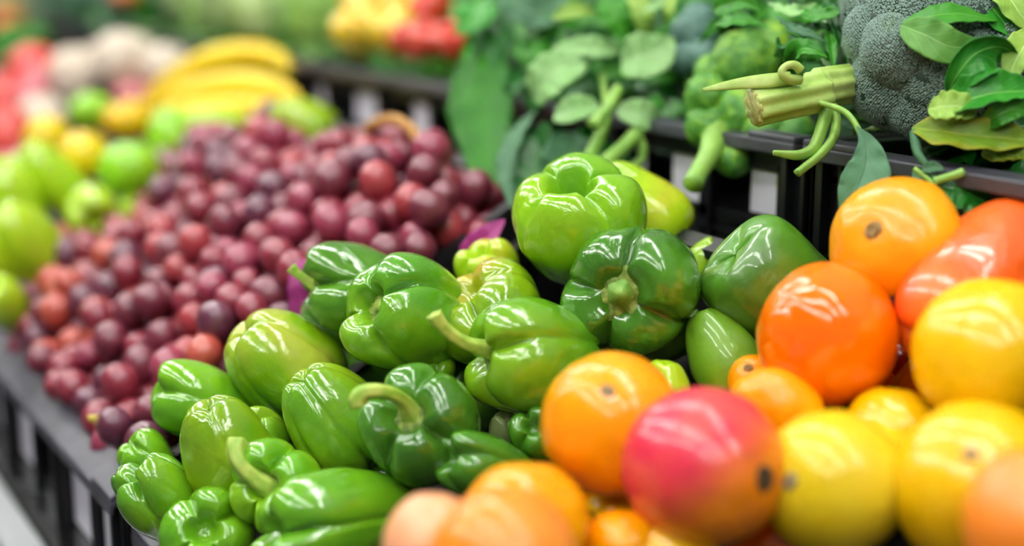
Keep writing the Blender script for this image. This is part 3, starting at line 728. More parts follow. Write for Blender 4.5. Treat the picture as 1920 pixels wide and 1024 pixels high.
# --- second, greener broccoli left of the cut stalk
b2 = thing('broccoli', 'bright green broccoli with loose florets hanging over the crate, behind the cut stalk', 'broccoli', at(1390, 190, 1.08))
for k, (u, v, t, r, nl) in enumerate([(1392, 125, 1.1, 66, 20), (1325, 180, 1.07, 42, 12), (1330, 235, 1.07, 46, 12), (1385, 215, 1.07, 58, 14), (1478, 262, 1.06, 56, 14), (1430, 250, 1.06, 50, 12), (1375, 298, 1.05, 36, 9), (1442, 85, 1.12, 46, 14), (1495, 285, 1.06, 38, 9), (1340, 140, 1.1, 40, 10)]):
    floret('floret', at(u, v, t), px(r, t), 50+k, BUDG.m, b2, nl)
stem_part('stalk', [(1345, 250, 1.06), (1330, 290, 1.04), (1312, 320, 1.03), (1299, 347, 1.02)], [30, 22, 18, 19], ST, b2)
stem_part('side_stalk', [(1365, 200, 1.07), (1400, 260, 1.06), (1440, 285, 1.06)], [16, 14, 12], ST, b2)
b3 = thing('broccoli', 'blue-green broccoli head between the spinach and the bright green broccoli', 'broccoli', at(1298, 75, 1.16))
for k, (u, v, t, r, nl) in enumerate([(1296, 72, 1.16, 46, 12), (1285, 110, 1.15, 34, 9), (1318, 108, 1.14, 34, 9), (1312, 40, 1.18, 36, 9)]):
    floret('floret', at(u, v, t), px(r, t), 80+k, BUDB.m, b3, nl)
stem_part('stalk', [(1300, 110, 1.17), (1306, 160, 1.19), (1312, 210, 1.2)], [22, 20, 18], ST, b3)

# --- the cut, ridged stalk with its leaf and hanging shoots
cs = thing('leafy_stalk', 'thick ridged pale green stalk with a cut end pointing left and shoots hanging below', 'stalk', at(1530, 180, .93))
stem_part('stalk', [(1412, 202, .915), (1450, 192, .918), (1500, 182, .922), (1545, 172, .928)], [35, 35, 34, 36], STL, cs, 48, 7, .10, 24)
stem_part('upper_stalk', [(1530, 168, .93), (1575, 160, .945), (1640, 150, .965), (1700, 150, .99)], [38, 36, 35, 34], STL, cs, 48, 9, .07, 24)
e0, e1 = at(1412, 202, .915), at(1450, 192, .918); dirc = (e0-e1).normalized()
V, F = tube([e0-dirc*.001, e0+dirc*.0012], [px(35, .915), px(30, .915)], 48, 4, 7, .10)
mesh_obj('cut_end', V, F, M['cut'], cs, world=True)
stem_part('shoot', [(1482, 146, .915), (1450, 150, .912), (1410, 154, .91), (1365, 160, .905), (1318, 168, .90)], [14, 15, 13, 9, 3], STL, cs, 14, 3, .15, squash=.6)
stem_part('curled_tip', [(1500, 150, .91), (1478, 148, .905), (1466, 136, .903), (1474, 124, .903), (1490, 122, .905), (1502, 132, .907)], [9, 10, 9, 7, 8, 9], STL, cs)
stem_part('shoot', [(1555, 196, .925), (1545, 225, .92), (1535, 255, .915), (1522, 280, .913), (1495, 290, .912), (1450, 286, .91)], [15, 12, 11, 11, 9, 5], ST, cs, 14, 3, .12)
stem_part('shoot', [(1560, 198, .925), (1568, 230, .92), (1560, 262, .915), (1535, 292, .91), (1510, 312, .908), (1494, 325, .906)], [11, 9, 9, 9, 8, 8], ST, cs, 14, 3, .12)

# --- grey-green leaf hanging in front of the crate
hl = thing('hanging_leaf', 'grey-green leaf on an arched stem hanging down onto the yellow-orange fruit', 'leaf', at(1620, 280, .89))
leaf('blade', P3((1606, 236, .895), (1622, 270, .888), (1622, 310, .884), (1608, 350, .878), (1590, 400, .872)), px(92, .88), L_grey, hl, kind='tear', face=cv(-.25, .1, 1), fold=.3, wave=.08, skew=-.22, nr=40, nc=21)
stem_part('petiole', [(1534, 192, .915), (1562, 200, .91), (1588, 213, .903), (1608, 240, .896), (1622, 280, .888)], [5, 6, 6, 5.5, 3], ST, hl, 12)
# --- dark leaf with stub, on the crate front at right
sl = thing('hanging_leaf', 'dark green leaf with a short cut stub, lying behind the red-orange pepper', 'leaf', at(1790, 350, .863))
leaf('blade', P3((1752, 350, .863), (1780, 352, .860), (1815, 362, .857), (1850, 384, .854), (1874, 402, .852)), px(84, .89), L_dark, sl, kind='ovate', face=cv(.1, .5, 1), fold=.12, wave=.12, skew=.1, nr=36, nc=19)
stem_part('stub', [(1752, 340, .858), (1772, 334, .857), (1790, 329, .854), (1806, 323, .854)], [8, 8, 8, 9], ST, sl)
stem_part('petiole', [(1716, 250, .885), (1720, 285, .872), (1738, 312, .866), (1754, 340, .863)], [11, 9, 7, 7], L_blue, sl)
leaf('leaflet', P3((1712, 318, .866), (1722, 345, .863), (1716, 372, .860)), px(20, .863), L_blue, sl, kind='lance')
stem_part('side_stem', [(1714, 316, .866), (1735, 332, .863), (1756, 350, .860)], [5, 5, 4], ST, sl)
leaf('leaflet', P3((1728, 318, .863), (1750, 314, .862), (1770, 318, .860)), px(22, .863), L_blue, sl, kind='ovate')

# --- leaves around the big broccoli (one leafy bunch)
rb = thing('leafy_bunch', 'bunch of glossy dark leaves curling over the big broccoli at the right edge', 'leafy greens', at(1900, 120, .95))
leaf('leaf', P3((1690, 44, .895), (1740, 32, .89), (1800, 26, .89), (1870, 40, .9)), px(64, .89), L_mid, rb, kind='lance', face=cv(0, .8, .8), fold=.15, wave=.05, skew=.1, nr=36)
leaf('leaf', P3((1690, 48, .893), (1735, 66, .883), (1785, 88, .88), (1848, 84, .885)), px(73, .885), leaf_mat('pale_fold_leaf', '#4c8a34', '#6ca348', '#98c070', .42, .05, 5), rb, kind='ovate', face=cv(.1, -.1, 1), fold=.12, wave=.06, nr=36)
leaf('leaf', P3((1776, 178, .885), (1795, 140, .875), (1830, 100, .872), (1875, 88, .878), (1915, 110, .89)), px(83, .88), L_brt, rb, kind='lance', face=cv(-.5, -.4, .9), fold=-.2, curl=.7, wave=.08, nr=36, nc=21, skew=.3)
leaf('leaf', P3((1775, 205, .88), (1810, 190, .87), (1860, 176, .866), (1930, 170, .87)), px(94, .87), L_brt, rb, kind='broad', face=cv(-.2, .6, .9), fold=.25, curl=.3, wave=.08, nr=40, nc=21)
leaf('leaf', P3((1740, 205, .875), (1770, 200, .868), (1800, 200, .866), (1832, 212, .866)), px(59, .87), L_lime, rb, kind='broad', face=cv(-.1, .4, 1), fold=.2, wave=.15, nr=30)
leaf('leaf', P3((1710, 240, .885), (1770, 248, .872), (1840, 256, .866), (1930, 262, .866)), px(73, .87), L_yel, rb, kind='broad', face=cv(0, .45, 1), fold=.3, wave=.15, nr=44, nc=21, nwave=4)
leaf('leaf', P3((1840, 290, .872), (1880, 284, .868), (1940, 282, .866)), px(40, .87), L_yel, rb, kind='broad', face=cv(0, .3, 1), fold=.2, wave=.25, nr=30)
leaf('leaf', P3((1845, 236, .87), (1872, 216, .862), (1905, 205, .862), (1940, 215, .865)), px(47, .865), L_mid, rb, kind='ovate', face=cv(0, .3, 1), fold=.3, wave=.1)
leaf('leaf', P3((1940, 60, .9), (1915, 95, .885), (1898, 130, .88), (1895, 165, .88)), px(66, .88), L_lime, rb, kind='ovate', face=cv(-.4, 0, 1), fold=.25, wave=.1)
leaf('leaf', P3((1800, -30, .93), (1840, -5, .915), (1872, 30, .905), (1905, 75, .9)), px(97, .9), L_brt, rb, kind='ovate', face=cv(.2, .3, 1), fold=.2, wave=.1)
leaf('leaf', P3((1870, -30, .92), (1895, 0, .905), (1915, 30, .9), (1945, 60, .9)), px(71, .9), L_lime, rb, kind='ovate', face=cv(0, .3, 1), fold=.25, wave=.1)
leaf('leaf', P3((1730, -20, .95), (1790, -10, .94), (1850, 5, .93)), px(59, .94), L_dark, rb, kind='lance', face=cv(0, .6, 1), fold=.2, wave=.1)
leaf('leaf', P3((1800, 120, .93), (1860, 140, .93), (1935, 160, .93)), px(106, .93), L_dark, rb, kind='ovate', face=cv(0, .3, 1), fold=.2, wave=.1)
leaf('leaf', P3((1850, 255, .9), (1890, 240, .9), (1945, 235, .9)), px(83, .9), L_dark, rb, kind='ovate', face=cv(0, .3, 1), fold=.2, wave=.1)

# --- narrow leaves over the stalk
nb_ = thing('leafy_bunch', 'narrow-leaved green bunch above the cut stalk, left of the big broccoli', 'leafy greens', at(1560, 90, 1.0))
NL = [((1610, 20), (1600, 60), (1594, 110), (1600, 150), 24, L_mid), ((1600, 90), (1604, 140), (1612, 180), (1628, 215), 30, L_mid), ((1470, 120), (1495, 96), (1520, 92), (1552, 108), 44, L_mid), ((1450, 105), (1470, 85), (1500, 82), (1530, 98), 36, L_dark),
      ((1530, 75), (1548, 45), (1560, 60), (1575, 100), 22, L_pale), ((1555, 40), (1558, 80), (1562, 115), (1560, 140), 22, L_mid), ((1575, 60), (1585, 90), (1600, 120), (1618, 140), 20, L_pale), ((1540, 110), (1560, 130), (1580, 140), (1600, 150), 18, L_pale),
      ((1500, 20), (1530, 30), (1560, 25), (1600, 10), 34, L_mid), ((1480, 40), (1510, 52), (1545, 50), (1580, 60), 26, L_dark), ((1440, 5), (1470, 20), (1500, 20), (1530, 5), 36, L_pale), ((1330, 60), (1360, 42), (1400, 40), (1440, 50), 34, L_mid),
      ((1335, 20), (1370, 5), (1400, 5), (1430, 20), 50, L_mid), ((1455, 30), (1485, 55), (1520, 65), (1550, 80), 26, L_blue), ((1580, -10), (1600, 20), (1615, 50), (1625, 80), 40, L_blue), ((1545, 0), (1560, 30), (1570, 60), (1575, 90), 30, L_dark),
      ((1545, 190), (1580, 200), (1620, 205), (1660, 200), 24, L_dark), ((1555, 225), (1580, 232), (1610, 238), (1640, 232), 26, L_blue), ((1600, 252), (1620, 244), (1650, 242), (1672, 250), 22, L_lime), ((1640, 215), (1660, 225), (1690, 240), (1710, 250), 36, L_dark)]
rn = random.Random(3)
for k, (a_, b_, c_, d_, w, m_) in enumerate(NL):
    t = 1.0+rn.uniform(-.035, .03) if a_[1] < 180 else .97
    leaf('leaf', P3(a_+(t+.02,), b_+(t,), c_+(t-.01,), d_+(t-.012,)), px(w, t), m_, nb_, kind='lance', face=cv(rn.uniform(-.4, .4), rn.uniform(0, .6), 1), fold=.3, wave=.18, seed=k)
for k in range(46):
    u, v = rn.uniform(1330, 1660), rn.uniform(-10, 175); t = 1.09+rn.uniform(-.03, .06); a = rn.uniform(-.6, 2.6); l = rn.uniform(40, 80)
    leaf('leaf', P3((u, v, t+.02), (u+l*.5*math.cos(a), v+l*.5*math.sin(a), t-.01), (u+l*math.cos(a), v+l*math.sin(a), t)), px(rn.uniform(16, 44), t), rn.choice([L_mid, L_dark, L_dark, L_dark]), nb_, kind='lance', face=cv(rn.uniform(-.5, .5), rn.uniform(0, .8), 1), fold=.3, wave=.15, seed=k, nr=14, nc=9)

# --- spinach with pale undersides
sp = thing('spinach_bunch', 'spinach bunch with pale rounded leaves and thick stems, centre top', 'spinach', at(1110, 150, 1.2))
SPL = [((1000, 185), (1015, 160), (1050, 130), (1095, 118), 86, L_pale, 'round', 1.14), ((1160, 92), (1125, 90), (1080, 88), (1035, 92), 44, L_pale, 'ovate', 1.16), ((1165, 120), (1190, 110), (1225, 100), (1262, 70), 92, L_pale, 'ovate', 1.13),
       ((1040, 215), (1060, 210), (1090, 200), (1122, 196), 52, L_pale, 'round', 1.12), ((1232, 232), (1215, 220), (1185, 210), (1158, 205), 54, L_pale, 'round', 1.12), ((1100, 115), (1075, 130), (1060, 145), (1035, 150), 40, L_pale, 'ovate', 1.17),
       ((985, 60), (1010, 50), (1050, 45), (1090, 50), 40, L_mid, 'ovate', 1.2), ((1035, 35), (1060, 24), (1090, 20), (1120, 26), 30, L_lime, 'lance', 1.17), ((940, -20), (980, 15), (1020, 25), (1060, -10), 76, L_blue, 'round', 1.2),
       ((1135, -10), (1150, 20), (1165, 50), (1185, 80), 60, L_mid, 'ovate', 1.16), ((1180, -20), (1200, 15), (1210, 45), (1225, 70), 46, L_lime, 'lance', 1.17), ((1262, -20), (1256, 10), (1252, 30), (1248, 48), 22, L_lime, 'lance', 1.12), ((1205, 20), (1225, 10), (1250, -5), (1280, -30), 26, L_pale, 'lance', 1.13),
       ((985, 100), (1000, 95), (1020, 90), (1045, 100), 30, L_mid, 'ovate', 1.19), ((1060, 175), (1090, 160), (1120, 150), (1150, 160), 40, L_dark, 'ovate', 1.19), ((1180, 160), (1210, 160), (1250, 170), (1280, 190), 36, L_dark, 'lance', 1.17), ((1200, 150), (1230, 145), (1262, 140), (1290, 150), 30, L_mid, 'lance', 1.16),
       ((1120, 140), (1150, 135), (1170, 140), (1190, 150), 30, L_mid, 'ovate', 1.18), ((1060, 60), (1090, 70), (1120, 60), (1150, 70), 34, L_dark, 'ovate', 1.2)]
for k, (a_, b_, c_, d_, w, m_, kd, t) in enumerate(SPL):
    leaf('leaf', P3(a_+(t+.01,), b_+(t,), c_+(t,), d_+(t+.01,)), px(w, t), m_, sp, kind=kd, face=cv(rn.uniform(-.25, .25), rn.uniform(.1, .5), 1), fold=.22, wave=.1, seed=20+k)
for pts, r in (([(1160, 165, 1.12), (1145, 195, 1.11), (1130, 215, 1.105), (1112, 236, 1.10)], [10, 12, 12, 14]), ([(1136, 230, 1.13), (1122, 262, 1.12), (1105, 295, 1.11), (1078, 332, 1.1)], [10, 12, 12, 12]),
               ([(1196, 248, 1.12), (1170, 275, 1.11), (1140, 300, 1.10), (1108, 330, 1.09)], [14, 14, 13, 12]), ([(1190, 250, 1.12), (1205, 272, 1.12), (1202, 300, 1.12), (1185, 312, 1.12)], [7, 8, 8, 7]), ([(1130, 140, 1.17), (1135, 180, 1.16), (1140, 230, 1.15)], [7, 7, 7])):
    stem_part('stem', pts, r, ST, sp)
for k in range(60):
    u, v = rn.uniform(950, 1300), rn.uniform(-10, 290); t = 1.26+rn.uniform(-.03, .05)-(.05 if v > 200 else 0); a = rn.uniform(-.6, 2.6); l = rn.uniform(50, 100)
    if u > 1225 and v > 150: continue
    leaf('leaf', P3((u, v, t+.02), (u+l*.5*math.cos(a), v+l*.5*math.sin(a), t-.01), (u+l*math.cos(a), v+l*math.sin(a), t)), px(rn.uniform(26, 60), t), rn.choice([L_mid, L_dark, L_dark, L_dark]), sp, kind='ovate', face=cv(rn.uniform(-.5, .5), rn.uniform(0, .8), 1), fold=.25, wave=.15, seed=k, nr=14, nc=9)
# --- long dark chard leaves drooping at the left of the spinach
ch = thing('leafy_bunch', 'long smooth dark green leaves drooping over the crate beside the grapes', 'leafy greens', at(930, 150, 1.25))
L_sm = leaf_mat('smooth_long_leaf', '#1e6408', '#307c10', '#3c8418', .5, .03, 5, coat=0)
leaf('leaf', P3((935, 60, 1.30), (920, 140, 1.26), (908, 240, 1.22), (925, 370, 1.17)), px(120, 1.23), L_sm, ch, kind='blade', face=cv(-.2, 0, 1), fold=.1, wave=.05, nr=40)
leaf('leaf', P3((895, 80, 1.29), (872, 150, 1.27), (870, 230, 1.25), (900, 330, 1.21)), px(60, 1.25), L_sm, ch, kind='lance', face=cv(-.6, 0, 1), fold=.2, wave=.08, nr=40)
leaf('leaf', P3((1005, 205, 1.17), (970, 260, 1.15), (955, 320, 1.13), (965, 400, 1.1)), px(62, 1.14), L_blue, ch, kind='lance', face=cv(-.7, .1, .7), fold=.3, wave=.08, nr=40)
leaf('leaf', P3((1025, 230, 1.16), (1005, 300, 1.14), (1000, 360, 1.12), (1010, 420, 1.1)), px(105, 1.13), L_dark, ch, kind='blade', face=cv(-.1, .1, 1), fold=.1, wave=.08, nr=40)
leaf('leaf', P3((1080, 250, 1.15), (1070, 300, 1.13), (1050, 350, 1.12), (1040, 390, 1.1)), px(110, 1.13), L_blue, ch, kind='ovate', face=cv(.1, .1, 1), fold=.15, wave=.12, nr=30)
leaf('leaf', P3((1150, 270, 1.15), (1140, 310, 1.14), (1120, 350, 1.12), (1110, 390, 1.1)), px(100, 1.13), L_dark, ch, kind='ovate', face=cv(.1, .1, 1), fold=.15, wave=.12, nr=30)
leaf('leaf', P3((900, 0, 1.3), (890, 30, 1.28), (870, 50, 1.27), (850, 55, 1.27)), px(80, 1.28), L_brt, ch, kind='ovate', face=cv(-.2, .2, 1), fold=.15, wave=.08)
leaf('leaf', P3((925, -20, 1.32), (935, 40, 1.3), (935, 90, 1.28), (920, 140, 1.26)), px(70, 1.28), L_dark, ch, kind='lance', face=cv(-.2, .2, 1), fold=.2, wave=.08)
leaf('leaf', P3((885, 60, 1.29), (878, 90, 1.28), (872, 115, 1.27), (868, 135, 1.27)), px(20, 1.28), L_brt, ch, kind='lance')
for k in range(22):
    u, v = rn.uniform(880, 980), rn.uniform(-10, 180); t = 1.36+rn.uniform(-.02, .04); a = rn.uniform(.6, 2.4); l = rn.uniform(60, 110)
    leaf('leaf', P3((u, v, t+.02), (u+l*.5*math.cos(a), v+l*.5*math.sin(a), t-.01), (u+l*math.cos(a), v+l*math.sin(a), t)), px(rn.uniform(30, 60), t), rn.choice([L_mid, L_dark]), ch, kind='ovate', face=cv(rn.uniform(-.5, .5), rn.uniform(0, .8), 1), fold=.25, wave=.15, seed=k, nr=14, nc=9)

# --- yellow and red peppers, upper tier
for k, (u, v, w, l, t, c_, lb) in enumerate([(672, 60, 100, 100, 1.62, ('#f0c818', '#f8dc50'), 'yellow pepper over the crate rim, left one of the front pair'), (738, 64, 100, 100, 1.58, ('#f0c818', '#f8dc50'), 'yellow pepper over the crate rim beside the red ones'),
        (700, 8, 110, 80, 1.68, ('#f2b818', '#f8d040'), 'yellow pepper at the very top, above the front pair'), (760, 15, 80, 90, 1.64, ('#f2b818', '#f8d040'), 'yellow pepper at the top left of the red ones')]):
    bell_pepper(u, v, w, l, (-.3, .6, .5), lb, c_, t=t, seed=200+k, lobes=4, groove=.12, lowres=True, group='yellow peppers of the upper tier', name='yellow_pepper')
for k, (u, v, w, l, t, lb) in enumerate([(812, 22, 84, 90, 1.58, 'red pepper at the very top behind the other red ones'), (762, 80, 62, 70, 1.54, 'red pepper next to the yellow ones on the rim'), (805, 76, 80, 80, 1.52, 'middle red pepper on the crate rim'),
        (852, 84, 70, 76, 1.48, 'bright red pepper right of the middle one'), (892, 100, 40, 50, 1.45, 'small red pepper by the dark green leaf'), (784, 98, 40, 36, 1.53, 'small red pepper low on the rim')]):
    bell_pepper(u, v, w, l, (-.2, .5, .6), lb, ('#c81414', '#dc2a24'), t=t, seed=220+k, lobes=3, groove=.13, lowres=True, group='red peppers of the upper tier', name='red_pepper')
# --- lettuces along the far upper tier
L_let = leaf_mat('lettuce_leaf', '#c8ec98', '#d8f0b4', '#e8f6d0', .5, .06, 6, trans=.08)
L_let2 = leaf_mat('lettuce_leaf_dark', '#94cc60', '#b0dc80', '#c8e8a0', .5, .06, 6, trans=.08)
L_let3 = leaf_mat('bluish_cabbage_leaf', '#5c8468', '#78a084', '#a0c0a0', .5, .06, 6)
def lettuce(u, v, r, t, m1, m2, lb, seed, name='lettuce'):
    c = at(u, v, t); root = thing(name, lb, 'lettuce', c, 'heads of lettuce on the upper tier'); q = random.Random(seed); R = px(r, t)
    V, F = fruit_verts(seed, R*1.5, R*1.5, 0, .1, nt=32); mesh_obj('heart', V, F, m2, root, uv=[(.3, .5)]*len(V))
    for k in range(26):
        a = q.uniform(0, 2*PI); e = q.uniform(-.3, 1.2)
        d = Vector((math.cos(a)*math.cos(e), math.sin(a)*math.cos(e), math.sin(e))); s = d.cross(Vector((0, 0, 1))).normalized(); w = s.cross(d)
        p = [c+d*R*.55-w*R*.6, c+d*R*.85-w*R*.1, c+d*R*.95+w*R*.35, c+d*R*1.05+w*R*.8]
        leaf('leaf', p, R*q.uniform(.8, 1.2), q.choice([m1, m1, m2]), root, kind='round', face=d, fold=-.2, wave=.28, seed=k, nr=14, nc=11, nwave=4)
for k, (u, v, r, t, m1, m2, lb) in enumerate([(490, 18, 78, 1.88, L_let, L_let, 'pale lettuce head, brightest, left of the yellow peppers'), (600, 36, 64, 1.78, L_let2, L_let2, 'mid green lettuce head beside the yellow peppers'), (405, 14, 64, 2.08, L_let, L_let2, 'light green lettuce head above the dark crate'),
        (285, 10, 50, 2.35, L_brt, L_brt, 'vivid green leafy head far along the upper tier'), (225, 16, 46, 2.4, L_let3, L_let3, 'grey-green cabbage head behind the crate rim'), (130, 0, 60, 2.8, L_let3, L_let3, 'dull green cabbage head near the top left corner'), (560, -30, 70, 1.95, L_let, L_let2, 'lettuce head cut by the top edge, left of the yellow peppers'), (340, -10, 60, 2.2, L_let3, L_let, 'lettuce head cut by the top edge above the turnips'), (450, -40, 70, 2.0, L_let, L_let, 'lettuce head cut by the top edge above the bananas')]):
    lettuce(u, v, r, t, m1, m2, lb, 240+k)
OG = simple_mat('dull_orange_skin', '#c8581c', '#d87030', 20, .4, .1); YG = simple_mat('yellow_green_skin', '#a8a858', '#c0b870', 20, .5, .1)
fruit('orange', 12, 48, 70, 56, 'dull orange fruit at the far top left edge', OG, t=2.9, seed=260, cat='orange', nt=40); fruit('squash', 10, 8, 90, 44, 'pale yellow squash in the top left corner', YG, t=3.1, seed=261, cat='squash', skin='skin', nt=40)
fruit('orange', 235, -4, 60, 26, 'orange fruit sliver at the top edge between the lettuces', OG, t=2.2, seed=262, cat='orange', nt=40)
gl = thing('leafy_bunch', 'green leaves at the far left above the red tomatoes', 'leafy greens', at(40, 90, 2.5))
for k in range(9):
    u, v = rn.uniform(0, 90), rn.uniform(60, 110)
    leaf('leaf', P3((u-40, v+10, 2.5), (u-10, v-5, 2.47), (u+30, v, 2.46)), px(34, 2.5), L_brt, gl, kind='ovate', face=cv(0, .3, 1), seed=k)
# ================================================================== crates
LINER_N = [0]
def crate(label, origin, A, B, N, la, lb, h, low_, group):
    """A along the row, B away from the aisle, N up. origin = front lower-y corner of the rim top"""
    root = thing('plastic_crate', label, 'crate', origin, group)
    fr = lambda p: Vector(origin)+A*p.x+B*p.y+N*p.z
    def panel(name, along, fixed, inward, slots):
        # along: 'a' or 'b'; fixed coordinate; thickness goes inward
        V, F = [], []
        Ltot = la if along == 'a' else lb
        def bx(s0, s1, z0, z1, d0=0, d1=.004):
            q0, q1 = fixed+inward*d0, fixed+inward*d1
            q0, q1 = min(q0, q1), max(q0, q1)
            if along == 'a': box(V, F, s0, s1, q0, q1, z0, z1, fr)
            else: box(V, F, q0, q1, s0, s1, z0, z1, fr)
        bx(0, Ltot, -.024, -.004); bx(0, Ltot, -h, -.088)
        if not low_: bx(0, Ltot, -.068, -.060); bx(0, Ltot, -.0765, -.074, -.003, .004)
        n = max(3, int(Ltot/.095)); pitch = Ltot/n
        for k in range(n+1):
            w = .018 if k % 2 else .032
            s = min(max(k*pitch, w/2), Ltot-w/2)
            bx(s-w/2, s+w/2, -h, -.02)
            if k % 2 == 0: bx(s-.003, s+.003, -h, -.006, -.009, 0)
            bx(s-w/2-.001, s-w/2+.002, -h, -.01, -.005, 0)
        o = mesh_obj(name, V, F, M['plastic'], root, world=True, smooth=False)
        return o
    panel('front_panel', 'a', 0, 1, True); panel('rear_panel', 'a', lb, -1, True)
    panel('side_panel', 'b', 0, 1, True); panel('side_panel', 'b', la, -1, True)
    V, F = [], []; box(V, F, .004, la-.004, .004, lb-.004, -h, -h+.004, fr); mesh_obj('bottom', V, F, M['plastic'], root, world=True, smooth=False)
    V, F = [], []
    g = .002; w = .028 if low_ else .022
    box(V, F, g, la-g, lb-(.010 if low_ else .014), lb+.004, -.006, 0, fr)
    box(V, F, g, g+.012, w, lb, -.006, 0, fr); box(V, F, la-g-.012, la-g, w, lb, -.006, 0, fr)
    mesh_obj('rear_rim', V, F, M['plastic'], root, world=True, smooth=False)
    V, F = [], []
    box(V, F, g, la-g, -.012, w-.012+.004, -.006, 0, fr)
    # raised lugs on the rim and at the corners
    for s in (g, la-g-.05): box(V, F, s, s+.05, -.0125, .006, -.001, .0045, fr)
    box(V, F, g, la-g, -.013, -.0095, -.010, 0, fr)
    o = mesh_obj('rim', V, F, M['rim'], root, world=True, smooth=False); bevel(o, .0022, 3)
    return root, fr
Y = Vector((0, 1, 0)); X = Vector((1, 0, 0)); Z = Vector((0, 0, 1))
CR = 'black plastic crates of the lower tier'
low = [(.28, .0, -.02, 'black crate under the citrus heap, below the right part of the peppers'), (.945, 0, 0, 'black slotted crate holding the grapes along the left rim'), (1.53, 0, .0, 'black slotted crate holding limes and yellow-green peppers'), (2.11, 0, 0, 'black crate of tomatoes and turnips, far left'), (2.69, 0, 0, 'farthest black crate of the lower tier')]
for k, (y0, dx, dn, lb) in enumerate(low):
    L = .575 if k else .655
    org = S0+Vector((0, y0, 0))+SN*dn-SB*.0
    crate(lb, org, Y, SB, Z, L, .40, .11 if k else .098, True, CR)
    # pale paper seen through the slots
    fr = lambda p, o_=org: o_+Y*p.x+SB*p.y+Z*p.z
    for q in range(int(L/.095)):
        if q % 3 == 2: continue
        V, F = [], []; s0 = q*L/int(L/.095)+.02
        box(V, F, s0, s0+.062, .0050, .0056, -.086, -.032, fr)
        mesh_obj('paper', V, F, M['liner'], None, world=True, smooth=False)
        o = bpy.data.objects[-1] if False else None
UR = 'black plastic crates of the upper tier'
ul = ['black crate under the leaves at the right edge', 'black crate of spinach and broccoli with pale cards behind its slots', 'black crate under the red and yellow peppers', 'black crate of lettuce above the bananas', 'black crate of lettuce above the turnips', 'far black crate of cabbage, upper left', 'farthest black crate at the top left']
for k in range(7):
    y0 = .285+.45*k
    org = Vector((.68, y0, 1.222))
    crate(ul[k], org, Y, X, Z, .446, .40, .125, False, UR)
# tags on the paper slips now that all exist
n = 0
for o in bpy.data.objects:
    if o.name.split('.')[0] == 'paper' and o.parent is None:
        y = sum((o.matrix_world @ v.co).y for v in o.data.vertices)/8
        o.name = 'paper_slip'; tag(o, 'pale paper slip behind the slots of a lower crate', 'paper', 'paper slips behind the lower slots')
for k, (y0, y1, z0, z1) in enumerate([(.84, .895, 1.166, 1.200), (.745, .80, 1.168, 1.196), (1.29, 1.345, 1.160, 1.2), (1.435, 1.49, 1.165, 1.2), (1.58, 1.62, 1.17, 1.2), (.93, .97, 1.168, 1.198)]):
    V, F = [], []; box(V, F, .6845, .6850, y0, y1, z0-.004, z1)
    o = mesh_obj('paper_card', V, F, M['liner'], None, smooth=False)
    tag(o, ['lavender-white card behind the crate slot by the broccoli stalk', 'lavender-white card behind the slot under the hanging shoots', 'pale card behind the crate slot nearest the drooping leaf', 'pale card behind the crate slot right of the bananas', 'dim card behind the crate slot just beside the bananas', 'pale card behind the slot under the spinach'][k], 'card', 'paper cards in the upper crates')
V, F = [], []; box(V, F, .6838, .6842, .748, .772, 1.184, 1.194); o = mesh_obj('yellow_sticker', V, F, simple_mat('sticker', '#b8bc50', '#c4c860', 10, .6, 0), None, smooth=False); tag(o, 'small yellow-green sticker on the card behind the right crate slot', 'sticker')

# ================================================================== shelf, metal lip, shell of the shop
def sbox(name, x0, x1, y0, y1, z0, z1, mat, **kw):
    V, F = [], []; box(V, F, x0, x1, y0, y1, z0, z1); o = mesh_obj(name, V, F, mat, None, smooth=False); return tag(o, **kw)
V, F = [], []
fr = lambda p: S0+Y*p.x+SB*p.y+Z*p.z
box(V, F, -.3, 3.9, -.004, .41, -.140, -.124, fr)
o = mesh_obj('sloping_shelf', V, F, M['pad'], None, smooth=False); tag(o, 'black sloping shelf carrying the lower crates', 'shelf')
V, F = [], []
box(V, F, .213, .243, -.3, 3.9, .828, .852)
o = mesh_obj('shelf_rail', V, F, M['metal'], None, smooth=False); bevel(o, .003, 3); tag(o, 'pale grey metal rail along the front of the shelf, lower left', 'rail')
sbox('upper_shelf', .665, 1.14, -.3, 3.9, 1.07, 1.0955, M['pad'], label='black shelf under the upper tier of crates', cat='shelf')
sbox('cabinet', .40, 1.14, -.3, 3.9, 0.0, .86, M['pad'], label='dark cabinet below the sloping shelf', cat='cabinet')
# black pads inside the crates that bring the heaps up to the rim
V, F = [], []
box(V, F, .30, .92, .02, .38, -.104, -.086, fr); o = mesh_obj('crate_pad', V, F, M['pad'], None, smooth=False); tag(o, 'black pad under the green peppers and citrus', 'pad')
V, F = [], []
box(V, F, .96, 1.50, .02, .38, -.104, -.082, fr); o = mesh_obj('crate_pad', V, F, simple_mat('dark_red_pad', '#180608', '#240a0e', 30, .8, .2), None, smooth=False); tag(o, 'dark pad under the grapes', 'pad')
for y0, y1, lb in ((1.545, 2.09, 'black pad under limes and lemons'), (2.13, 2.66, 'black pad under turnips and tomatoes'), (2.72, 3.24, 'black pad in the farthest lower crate')):
    V, F = [], []; box(V, F, y0, y1, .02, .38, -.104, -.036, fr); o = mesh_obj('crate_pad', V, F, M['pad'], None, smooth=False); tag(o, lb, 'pad')
